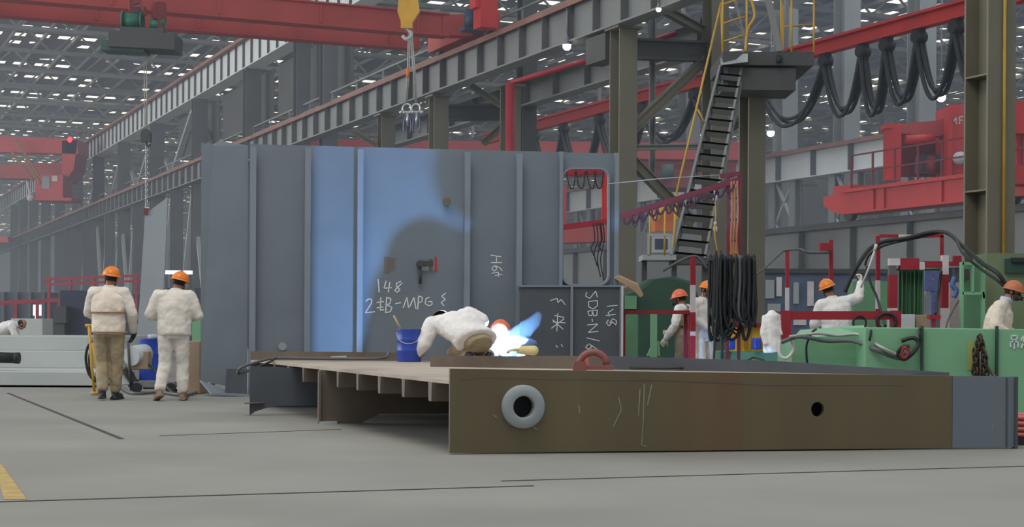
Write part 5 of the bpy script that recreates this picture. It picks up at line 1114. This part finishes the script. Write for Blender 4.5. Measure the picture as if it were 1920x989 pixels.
section(-30, 96, 548, 84, 5, 'dark ribbed hull section far behind the plate stack', 'machine_navy')
section(196, 256, 552, 78, 4, 'grey ribbed hull section far behind the grey-blue bin', mat('hull_grey', (78, 84, 92), 0.6))
section(305, 372, 540, 70, 4, 'ribbed hull section far behind the light-suited worker', 'hull_grey')
# ------------------------------------------------------------------ people
def limb(m, pts, rs, n=12):
    for i in range(len(pts)):
        m.ell(pts[i], rs[i], rs[i], rs[i], n=n, m=8)
        if i: m.cone(pts[i - 1], pts[i], rs[i - 1], rs[i], n)
def loft(m, secs, n=18):
    "secs: (centre, side half-vector, front half-vector)"
    vs = []
    for c, a, b in secs:
        for k in range(n): t = 2 * math.pi * k / n; vs.append(V(c) + V(a) * math.cos(t) + V(b) * math.sin(t))
    N = len(secs); fs = [(i * n + k, i * n + (k + 1) % n, (i + 1) * n + (k + 1) % n, (i + 1) * n + k) for i in range(N - 1) for k in range(n)]
    fs += [tuple(reversed(range(n))), tuple((N - 1) * n + k for k in range(n))]
    m.add(vs, fs, True)
def hand(m, w, d, nrm, sc, side, curl=0.5, fat=1.0):
    "palm and five fingers: wrist w, pointing d, palm normal nrm, side +1 thumb to the right"
    d = V(d).normalized(); nrm = V(nrm); nrm = (nrm - d * nrm.dot(d)).normalized(); s = d.cross(nrm) * side
    palm = [(w, s * 0.030 * sc, nrm * 0.019 * sc), (w + d * 0.045 * sc, s * 0.042 * sc, nrm * 0.019 * sc), (w + d * 0.09 * sc, s * 0.044 * sc, nrm * 0.016 * sc)]
    loft(m, palm, 12)
    for i, (off, ln) in enumerate(((0.033, 0.078), (0.011, 0.088), (-0.011, 0.080), (-0.033, 0.062))):
        p = w + d * 0.085 * sc + s * off * sc; pts = [p]; a = 0.15
        for seg in (0.45, 0.32, 0.23):
            a += curl * (0.55 + 0.06 * i); v = d * math.cos(a) + nrm * math.sin(a); p = p + v * ln * seg * sc; pts.append(p)
        limb(m, pts, [0.0105 * sc * fat, 0.010 * sc * fat, 0.009 * sc * fat, 0.008 * sc * fat], 8)
    p = w + d * 0.03 * sc + s * 0.034 * sc; pts = [p]
    for k, seg in enumerate((0.038, 0.034, 0.026)):
        v = (d * (0.75 + 0.1 * k) + s * (0.65 - 0.25 * k) + nrm * (0.25 + 0.3 * k * curl)).normalized(); p = p + v * seg * sc; pts.append(p)
    limb(m, pts, [0.014 * sc * fat, 0.012 * sc * fat, 0.0105 * sc * fat, 0.009 * sc * fat], 8)
def person(label, base, yaw, J, mats, headf=None, headup=None, sc=1.0, group=None, world=False, mask=False, bulky=1.0, hands=None, straps=False, helmet=True, scarf=None, cuff=None, toes=None, hands_d=None, hair=True, hem=None):
    """J: joints in the person's own frame (x right, y forward, z up; metres) or in world when world=True"""
    cz, sz = math.cos(yaw), math.sin(yaw)
    def T(p):
        p = V(p)
        if world: return p
        return V(base) + V((p.x * cz - p.y * sz, p.x * sz + p.y * cz, p.z)) * sc
    def TV(p): p = V(p); return p if world else V((p.x * cz - p.y * sz, p.x * sz + p.y * cz, p.z))
    j = {k: T(v) for k, v in J.items()}
    root = thing('person', V(base), label, 'person', group)
    pel, che, nek, hea = j['pelvis'], j['chest'], j['neck'], j['head']
    side = (j['sh_r'] - j['sh_l']).normalized(); hside = (j['hip_r'] - j['hip_l']).normalized()
    up = (che - pel).normalized(); fwd = up.cross(side).normalized(); hf = hside.cross((up)).normalized() * -1.0; hf = up.cross(hside).normalized()
    hfw = TV(headf).normalized() if headf else fwd
    hup = TV(headup).normalized() if headup else (hea - nek).normalized()
    hup = (hup - hfw * hup.dot(hfw)).normalized(); hsd = hfw.cross(hup)
    HM = Matrix((hsd, hfw, hup)).transposed()
    s = sc
    # ---- continuous body
    b = MB()
    loft(b, [(pel - up * 0.10 * s, hside * 0.14 * s, hf * 0.10 * s), (pel + up * 0.03 * s, hside * 0.15 * s, hf * 0.105 * s), (pel.lerp(che, .45), hside.lerp(side, .5) * 0.135 * s, fwd * 0.095 * s), (pel.lerp(che, .85), side * 0.16 * s, fwd * 0.11 * s), (che + up * 0.06 * s, side * 0.10 * s, fwd * 0.07 * s)])
    limb(b, [che + up * 0.02 * s, nek, nek.lerp(hea, 0.55)], [0.075 * s, 0.056 * s, 0.054 * s])
    for e in 'lr':
        limb(b, [che.lerp(j['sh_' + e], .4), j['sh_' + e], j['el_' + e], j['wr_' + e]], [0.07 * s, 0.06 * s, 0.042 * s, 0.028 * s])
        limb(b, [j['hip_' + e], j['kn_' + e], j['an_' + e]], [0.088 * s, 0.056 * s, 0.04 * s])
        mid = j['kn_' + e].lerp(j['an_' + e], .3); b.ell(mid, .055 * s, .055 * s, .07 * s, n=10, m=8)
    b.ell(hea + hup * 0.015 * s, 0.076 * s, 0.096 * s, 0.108 * s, HM, n=20, m=14)
    b.ell(hea + hfw * 0.028 * s - hup * 0.062 * s, 0.056 * s, 0.062 * s, 0.056 * s, HM, n=16, m=10)
    b.cone(hea + hfw * 0.088 * s + hup * 0.012 * s, hea + hfw * 0.112 * s - hup * 0.022 * s, 0.008 * s, 0.017 * s, 8)      # nose
    for e in (-1, 1):
        b.ell(hea + hsd * e * 0.077 * s - hup * 0.005 * s, 0.011 * s, 0.02 * s, 0.032 * s, HM, n=10, m=8)                       # ears
        b.ell(hea + hsd * e * 0.03 * s + hfw * 0.086 * s + hup * 0.026 * s, 0.022 * s, 0.012 * s, 0.010 * s, HM, n=8, m=6)     # brow
    b.bar(hea + hfw * 0.092 * s - hup * 0.055 * s - hsd * 0.022 * s, hea + hfw * 0.092 * s - hup * 0.055 * s + hsd * 0.022 * s, 0.012 * s, 0.010 * s)   # mouth
    b.build('body', mats['skin'], root, remesh=0.011)
    ey = MB()
    for e in (-1, 1): ey.ell(hea + hsd * e * 0.031 * s + hfw * 0.090 * s + hup * 0.006 * s, 0.011 * s, 0.008 * s, 0.009 * s, HM, n=10, m=8)
    if mask:
        mk = MB(); mk.ell(hea + hfw * 0.062 * s - hup * 0.045 * s, 0.066 * s, 0.070 * s, 0.062 * s, HM, n=16, m=10); mk.cyl(hea + hfw * 0.10 * s - hup * 0.05 * s + hsd * .03 * s, hea + hfw * 0.145 * s - hup * 0.06 * s + hsd * .045 * s, .03 * s, 12); mk.cyl(hea + hfw * 0.10 * s - hup * 0.05 * s - hsd * .03 * s, hea + hfw * 0.145 * s - hup * 0.06 * s - hsd * .045 * s, .03 * s, 12)
        mk.build('respirator_mask', 'mask_dark', root)
    if not mask: ey.build('eyes', 'hair', root)
    if hair:
        h = MB(); h.ell(hea - hfw * 0.012 * s + hup * 0.005 * s, 0.082 * s, 0.096 * s, 0.10 * s, HM, n=18, m=10, lat0=-28, lat1=80); h.build('hair', 'hair', root)
    # ---- jacket
    g = bulky
    k = MB(); hm_ = hem if hem is not None else -0.10
    secs = [(pel + up * hm_ * s, hside * 0.195 * s * g, hf * 0.145 * s * g), (pel + up * (hm_ + .03) * s, hside * 0.205 * s * g, hf * 0.155 * s * g), (pel.lerp(che, .30), hside.lerp(side, .3) * 0.20 * s * g, fwd * 0.15 * s * g), (pel.lerp(che, .62), side * 0.215 * s * g, fwd * 0.152 * s * g), (pel.lerp(che, .92), side * 0.215 * s * g, fwd * 0.135 * s * g), (che + up * 0.065 * s, side * 0.14 * s * g, fwd * 0.095 * s), (nek + up * 0.0 * s, side * 0.078 * s, fwd * 0.074 * s), (nek + up * 0.03 * s, side * 0.074 * s, fwd * 0.070 * s)]
    loft(k, secs); SV, SF = len(k.v), len(k.f)
    for e in 'lr':
        wr = j['el_' + e].lerp(j['wr_' + e], 0.93)
        limb(k, [che.lerp(j['sh_' + e], .55), j['sh_' + e], j['sh_' + e].lerp(j['el_' + e], .55), j['el_' + e], wr], [0.10 * s, 0.080 * s * g, 0.075 * s * g, 0.069 * s * g, 0.052 * s])
    if 'sleeve' in mats:
        k2 = MB(); k2.v, k2.f, k2.sm = k.v[SV:], [tuple(i - SV for i in f) for f in k.f[SF:]], k.sm[SF:]
        k.v, k.f, k.sm = k.v[:SV], k.f[:SF], k.sm[:SF]; k2.build('sleeves', mats['sleeve'], root, remesh=0.014, disp=0.028)
    if scarf:
        m = MB(); m.lathe(nek - up * 0.005 * s, [(0.066 * s, -0.03), (0.088 * s, -0.02), (0.092 * s, 0.02), (0.080 * s, 0.05), (0.066 * s, 0.05)], 20, up); m.build('collar', scarf, root)
    k.build('jacket', mats['jacket'], root, remesh=0.014, disp=0.028)
    # ---- trousers
    t = MB()
    loft(t, [(pel - up * 0.14 * s, hside * 0.155 * s, hf * 0.125 * s), (pel - up * 0.02 * s, hside * 0.175 * s, hf * 0.135 * s), (pel + up * 0.10 * s, hside * 0.16 * s, hf * 0.12 * s)])
    for e in 'lr':
        a, kn, an = j['hip_' + e], j['kn_' + e], j['an_' + e]
        limb(t, [a, a.lerp(kn, .5), kn, kn.lerp(an, .55), kn.lerp(an, .86)], [0.115 * s, 0.102 * s, 0.085 * s, 0.082 * s, 0.076 * s])
    t.build('trousers', mats['trousers'], root, remesh=0.014, disp=0.03)
    # ---- boots
    for i, e in enumerate('lr'):
        an = j['an_' + e]; d = TV((toes or {}).get(e, (0, 1, 0))); d.normalize(); bt = MB(); sd = d.cross(V((0, 0, 1)))
        if sd.length < .2: sd = hside.copy()
        sd.normalize(); uu = sd.cross(d).normalized(); BMx = Matrix((sd, d, uu)).transposed()
        limb(bt, [j['kn_' + e].lerp(an, .72), an], [0.062 * s, 0.054 * s])
        bt.ell(an + d * 0.055 * s - uu * 0.045 * s, 0.05 * s, 0.135 * s, 0.048 * s, BMx, n=16, m=10)
        bt.box(an + d * 0.05 * s - uu * 0.078 * s, sd * 0.045 * s, d * 0.125 * s, uu * 0.012 * s)
        bt.build('boot', mats['boot'], root, remesh=0.011)
    # ---- gloves
    for i, e in enumerate('lr'):
        w_ = j['wr_' + e]; d = TV(hands_d[e][0]) if hands_d and e in hands_d else (w_ - j['el_' + e]); nr = TV(hands_d[e][1]) if hands_d and e in hands_d else fwd * 0.3 - side * (1 if e == 'r' else -1)
        gl = MB(); limb(gl, [w_ - d.normalized() * ((cuff or {}).get(e, 0.06)) * s, w_], [(0.062 if cuff and e in cuff else 0.047) * s, (0.05 if cuff and e in cuff else 0.036) * s]); hand(gl, w_, d, nr, s * 1.08, 1 if e == 'l' else -1, (hands or {}).get(e, 0.5), 1.15)
        gl.build('glove', mats['glove'] if not isinstance(mats['glove'], dict) else mats['glove'][e], root, remesh=0.0065)
    # ---- helmet
    if helmet:
        h = MB(); c = hea + hup * 0.035 * s
        h.ell(c, 0.112 * s, 0.135 * s, 0.118 * s, HM, n=28, m=10, lat0=0, lat1=90)
        h.ell(c + hup * 0.002, 0.014 * s, 0.134 * s, 0.128 * s, HM, n=16, m=10, lat0=0, lat1=90)
        rim = [(c + HM @ V((0.112 * s * math.cos(a), 0.135 * s * math.sin(a), 0)), c + HM @ V((0.128 * s * math.cos(a), (0.150 if math.sin(a) < 0.3 else 0.178) * s * math.sin(a), -0.016 * s))) for a in [2 * math.pi * q / 28 for q in range(28)]]
        vs = [p for r in rim for p in r] + [p + hup * 0.006 for r in rim for p in r]; n2 = 56
        h.add(vs, [(2 * q, 2 * q + 1, (2 * q + 3) % n2, (2 * q + 2) % n2) for q in range(28)] + [(n2 + 2 * q, n2 + (2 * q + 2) % n2, n2 + (2 * q + 3) % n2, n2 + 2 * q + 1) for q in range(28)] + [(2 * q + 1, n2 + 2 * q + 1, n2 + (2 * q + 3) % n2, (2 * q + 3) % n2) for q in range(28)], True)
        h.build('helmet', mats['helmet'], root)
        st_ = MB(); st_.tube([hea + hsd * e * 0.083 * s + hup * (0.03 - 0.0 * 1) * s - hup * q * 0.12 * s * 0 for e in (-1,) for q in (0,)] + [hea - hsd * 0.07 * s - hup * 0.08 * s + hfw * .02 * s, hea - hup * 0.125 * s + hfw * 0.03 * s, hea + hsd * 0.07 * s - hup * 0.08 * s + hfw * .02 * s, hea + hsd * 0.083 * s + hup * 0.03 * s], 0.006 * s, 6); st_.build('chin_strap', 'rubber', root)
    if straps:
        for z, nm in ((0.44, 'belt'), (-0.19, 'belt')):
            c = pel + (che - pel) * z if z > 0 else pel - up * 0.075 * s
            m = MB(); q = [c + (side * 0.222 * math.cos(a) + fwd * 0.166 * math.sin(a)) * s * g for a in [2 * math.pi * x / 24 for x in range(24)]]; m.tube(q, 0.013, 6, True); m.build(nm, 'belt', root)
    return root
SJ = dict(pelvis=(0, 0, 0.96), chest=(0, 0.0, 1.38), neck=(0, 0.01, 1.475), head=(0, 0.03, 1.60), hip_l=(-.10, 0, .90), hip_r=(.10, 0, .90), kn_l=(-.11, .02, .50), kn_r=(.11, .02, .50), an_l=(-.11, -.02, .095), an_r=(.11, -.02, .095),
          sh_l=(-.19, 0, 1.40), sh_r=(.19, 0, 1.40), el_l=(-.25, -.03, 1.12), el_r=(.25, -.03, 1.12), wr_l=(-.25, .06, .88), wr_r=(.25, .06, .88))
def pose(**kw): d = dict(SJ); d.update(kw); return d
# two men walking away at the left
person('person seen from behind in belted beige jacket, khaki trousers and dark boots', G(203, 751), math.radians(4), pose(kn_l=(-.09, .06, .50), an_l=(-.07, -.06, .11), kn_r=(.10, .06, .50), an_r=(.07, .10, .095), el_r=(.30, -.02, 1.14), wr_r=(.30, .12, .90), el_l=(-.27, .08, 1.15), wr_l=(-.16, .28, 1.05), head=(.02, .04, 1.60)),
       dict(skin='skin', jacket='cloth', sleeve='cloth_pale', trousers='khaki', boot='boot', glove='glove_dark', helmet='helmet_orange'), headf=(.05, 1, 0), straps=True, bulky=1.08, sc=1.03, toes=dict(l=(-.1, 1, 0), r=(.35, 1, 0)))
person('person seen from behind in cream work suit and tan shoes, arms bent forward', G(325, 752), math.radians(6), pose(pelvis=(.01, 0, .95), chest=(0, .03, 1.36), neck=(0.02, .07, 1.45), head=(.06, .12, 1.56), kn_l=(-.11, .02, .50), an_l=(-.17, -.10, .13), kn_r=(.11, .05, .50), an_r=(.12, .03, .095), el_l=(-.31, .02, 1.13), wr_l=(-.16, .25, 1.08), el_r=(.31, .03, 1.13), wr_r=(.16, .26, 1.08), sh_l=(-.20, .02, 1.375), sh_r=(.20, .02, 1.375)),
       dict(skin='skin', jacket='cloth_pale', trousers='cloth_pale', boot='boot_tan', glove='glove_white', helmet='helmet_orange'), headf=(.3, 1, -.15), bulky=1.10, sc=1.02, toes=dict(l=(-.4, .9, -.3), r=(.1, 1, 0)))
# the man bending over on the deck
def PW(**kw): return {k: P(*v) for k, v in kw.items()}
JC = PW(pelvis=(889, 636, 19.20), chest=(848, 600, 19.42), neck=(832, 602, 19.62), head=(826, 604, 19.80), hip_l=(868, 650, 19.28), hip_r=(898, 646, 19.34), kn_l=(850, 664, 19.62), kn_r=(904, 664, 19.70), an_l=(880, 668, 19.16), an_r=(918, 668, 19.22),
        sh_l=(810, 609, 19.40), sh_r=(880, 591, 19.44), el_l=(796, 643, 19.34), el_r=(903, 602, 19.42), wr_l=(780, 667, 19.38), wr_r=(886, 630, 19.36))
person('person in white jacket and khaki trousers bending over the rusty deck beside the blue bucket', G(880, 679, DZ), 0, JC, dict(skin='skin', jacket='cloth_white', trousers='khaki', boot='boot', glove='glove_tan', helmet=mat('helmet_brown', (140, 96, 76), 0.4)), world=True, headf=(-0.25, 0.35, -0.9), headup=(-0.3, 0.9, 0.2), bulky=1.3,
       hands_d=dict(l=((-0.9, -0.1, -0.25), (0, 0, -1))), hands=dict(l=0.25, r=0.5), toes=dict(l=(0, -1, -.3), r=(0, -1, -.3)), hem=-0.06)
# the welder squatting behind the deck edge
XW = P(937, 640, 20.25)
def wj(x, y, z): return V((XW.x + x, 20.25 + y, z))
def aj(x, y, z): return V((ARC.x + x, ARC.y + y, z))
JW = dict(pelvis=aj(.10, .88, .40), chest=aj(.05, .50, .78), neck=aj(.045, .43, .88), head=aj(.046, .375, .965), hip_l=aj(.20, .88, .36), hip_r=aj(0, .88, .36), kn_l=aj(.32, .38, .61), kn_r=aj(-.08, .45, .44), an_l=aj(.24, .72, .09), an_r=aj(-.04, .72, .09),
          sh_l=aj(.24, .46, .84), sh_r=aj(-.115, .46, .855), el_l=aj(.44, .16, .80), el_r=aj(-.17, .38, .58), wr_l=aj(.30, -.10, .735), wr_r=aj(.10, .06, .60))
person('person with reddish helmet squatting low behind the deck edge, welding with cream gauntlets', V((ARC.x + .12, ARC.y + .7, 0)), 0, JW, dict(skin='skin', jacket=mat('denim', (96, 118, 150), 0.9), trousers='taupe', boot='boot', glove='glove_cream', helmet='helmet_red'), world=True, headf=(-.12, -.55, -.83), headup=(0, -.83, .55), toes=dict(l=(.1, -1, 0), r=(-.1, -1, 0)),
       hands_d=dict(l=((-1, 0.02, .03), (0, -.2, -1)), r=((-.7, -.5, 0.05), (0, 0, -1))), hands=dict(l=0.35, r=0.6), cuff=dict(l=0.16))
tor = thing('welding_torch', P(922, 662, 19.0), 'welding torch with bright blue-white arc behind the crouching man', 'welding torch')
m = MB(); m.tube(spline([ARC + V((.10, .05, -.06)), ARC + V((.05, .03, -.03)), ARC + V((.02, .005, -.008))], 5), 0.014, 8); m.build('nozzle', 'chrome', tor)
m = MB(); m.tube(spline([ARC + V((-.06, .28, .085)), ARC + V((-.11, .29, .05)), ARC + V((-.16, .30, .005)), ARC + V((-.2, .30, -.09)), ARC + V((-.1, .2, -.10)), ARC + V((.09, .06, -.065))], 6), 0.016, 7); m.build('lead', 'rubber', tor)
m = MB(); m.ell(ARC, 0.028, 0.028, 0.028, n=14, m=8); m.build('arc_flame', 'arc_glow', tor)
sm = MB(); rnd = random.Random(4)
for x, y, r in ((905, 645, .07), (925, 640, .10), (950, 640, .11), (968, 630, .12), (985, 618, .12), (1000, 606, .10), (1008, 594, .07)): sm.ell(P(x, y, 19.75), r * 1.0, r * .7, r * 1.0, n=12, m=8)
smm = bpy.data.materials.new('smoke_air'); smm.use_nodes = True; nt = smm.node_tree
for n in list(nt.nodes):
    if n.type == 'BSDF_PRINCIPLED': nt.nodes.remove(n)
vv = nt.nodes.new('ShaderNodeVolumeScatter'); vv.inputs['Color'].default_value = (0.85, 0.92, 1.0, 1); vv.inputs['Density'].default_value = 0.4
nt.links.new(vv.outputs[0], nt.nodes['Material Output'].inputs['Volume'])
tag(sm.build('welding_smoke', smm, remesh=0.03), 'thin bluish welding smoke drifting up beside the reddish helmet', 'smoke', kind='stuff')
# men beside the cable hank
base = V((P(1283, 600, 26.2).x, 26.2, 0))
person('person in taupe overalls with white sleeves and reddish helmet at the maroon table', base, math.radians(62), pose(head=(0, .08, 1.50), neck=(0, .04, 1.39), chest=(0, .0, 1.31), pelvis=(0, 0, .93), sh_l=(-.18, .02, 1.33), sh_r=(.18, .0, 1.33), el_l=(-.26, .06, 1.07), wr_l=(-.24, .22, .85), el_r=(.24, .05, 1.08), wr_r=(.12, .26, .98)),
       dict(skin='skin', jacket='taupe', sleeve='cloth_white', trousers='taupe', boot='boot', glove='glove_white', helmet='helmet_red'), mask=True, headf=(0, 1, -.2), bulky=1.0, hem=0.12)
base = V((P(1318, 600, 24.6).x, 24.6, 0))
person('person in a white work suit and mask standing half behind the black cable hank', base, math.radians(222), pose(head=(-.02, .06, 1.60), el_l=(-.23, .06, 1.12), wr_l=(-.06, .24, 1.04), el_r=(.25, .02, 1.14), wr_r=(.10, .20, 1.02), kn_r=(.10, .05, .5)),
       dict(skin='skin', jacket='cloth_white', trousers='cloth', boot='boot_tan', glove='glove_white', helmet='helmet_orange'), mask=True, headf=(.1, 1, -.15), bulky=0.95)
# man with raised arm, seen from behind
base = V((P(1566, 600, 23.2).x, 23.2, 0))
person('person seen from behind in white jacket raising one arm with a thin rod', base, math.radians(6), pose(pelvis=(.03, 0, .96), chest=(-.01, .0, 1.37), neck=(-.05, .02, 1.47), head=(-.10, .05, 1.60), sh_l=(-.21, .0, 1.36), sh_r=(.17, .02, 1.42), el_l=(-.29, .05, 1.10), wr_l=(-.24, .24, .92), el_r=(.38, .10, 1.48), wr_r=(.43, .16, 1.70)),
       dict(skin='skin', jacket='cloth_white', trousers='cloth_shade', boot='boot_tan', glove='glove_white', helmet='helmet_orange'), headf=(.1, 1, 0), bulky=1.12, hands=dict(r=1.1))
m = MB(); m.tube([P(1614, 540, 23.05), P(1628, 505, 23.05), P(1641, 466, 23.05)], 0.014, 7); m.cyl(P(1640, 470, 23.05), P(1643, 458, 23.05), 0.024, 8); tag(m.build('welding_rod', 'barrier_white'), 'thin white rod held up by the man with raised arm', 'rod')
# masked man at the edge
base = V((P(1874, 600, 21.7).x, 21.7, 0))
person('person in cream jacket with dark respirator and brownish orange helmet by the green machine', base, math.radians(-112), pose(pelvis=(0, -.05, .94), chest=(0, .02, 1.30), neck=(0, .09, 1.42), head=(0, .17, 1.53), sh_l=(-.19, .04, 1.33), sh_r=(.19, .02, 1.33), el_l=(-.26, .0, 1.05), wr_l=(-.20, .22, .95), el_r=(.28, -.03, 1.06), wr_r=(.22, .2, .93)),
       dict(skin='skin', jacket='cloth', trousers='cloth_shade', boot='boot_tan', glove='glove_tan', helmet=mat('helmet_burnt', (190, 110, 66), 0.5, 0, 0.15, 8)), mask=True, headf=(.15, 1, -.25), bulky=1.22, scarf=mat('scarf_blue', (190, 200, 222), 0.9))
# bent figure far left
base = V((P(6, 620, 36).x, 36, 0))
person('person in white bending down behind the pale plate stack', base, math.radians(-80), pose(pelvis=(0, -.2, .82), chest=(0, .2, 1.0), neck=(0, .30, 1.02), head=(0, .40, 1.02), hip_l=(-.1, -.2, .78), hip_r=(.1, -.2, .78), kn_l=(-.11, 0, .45), kn_r=(.11, 0, .45), sh_l=(-.18, .2, 1.0), sh_r=(.18, .2, 1.0), el_l=(-.2, .3, .72), el_r=(.2, .3, .72), wr_l=(-.1, .45, .55), wr_r=(.1, .45, .55)),
       dict(skin='skin', jacket='cloth_white', trousers='cloth_shade', boot='boot_tan', glove='glove_white', helmet='helmet_orange'), headf=(0, .8, -.6), headup=(0, .7, .7), helmet=False)
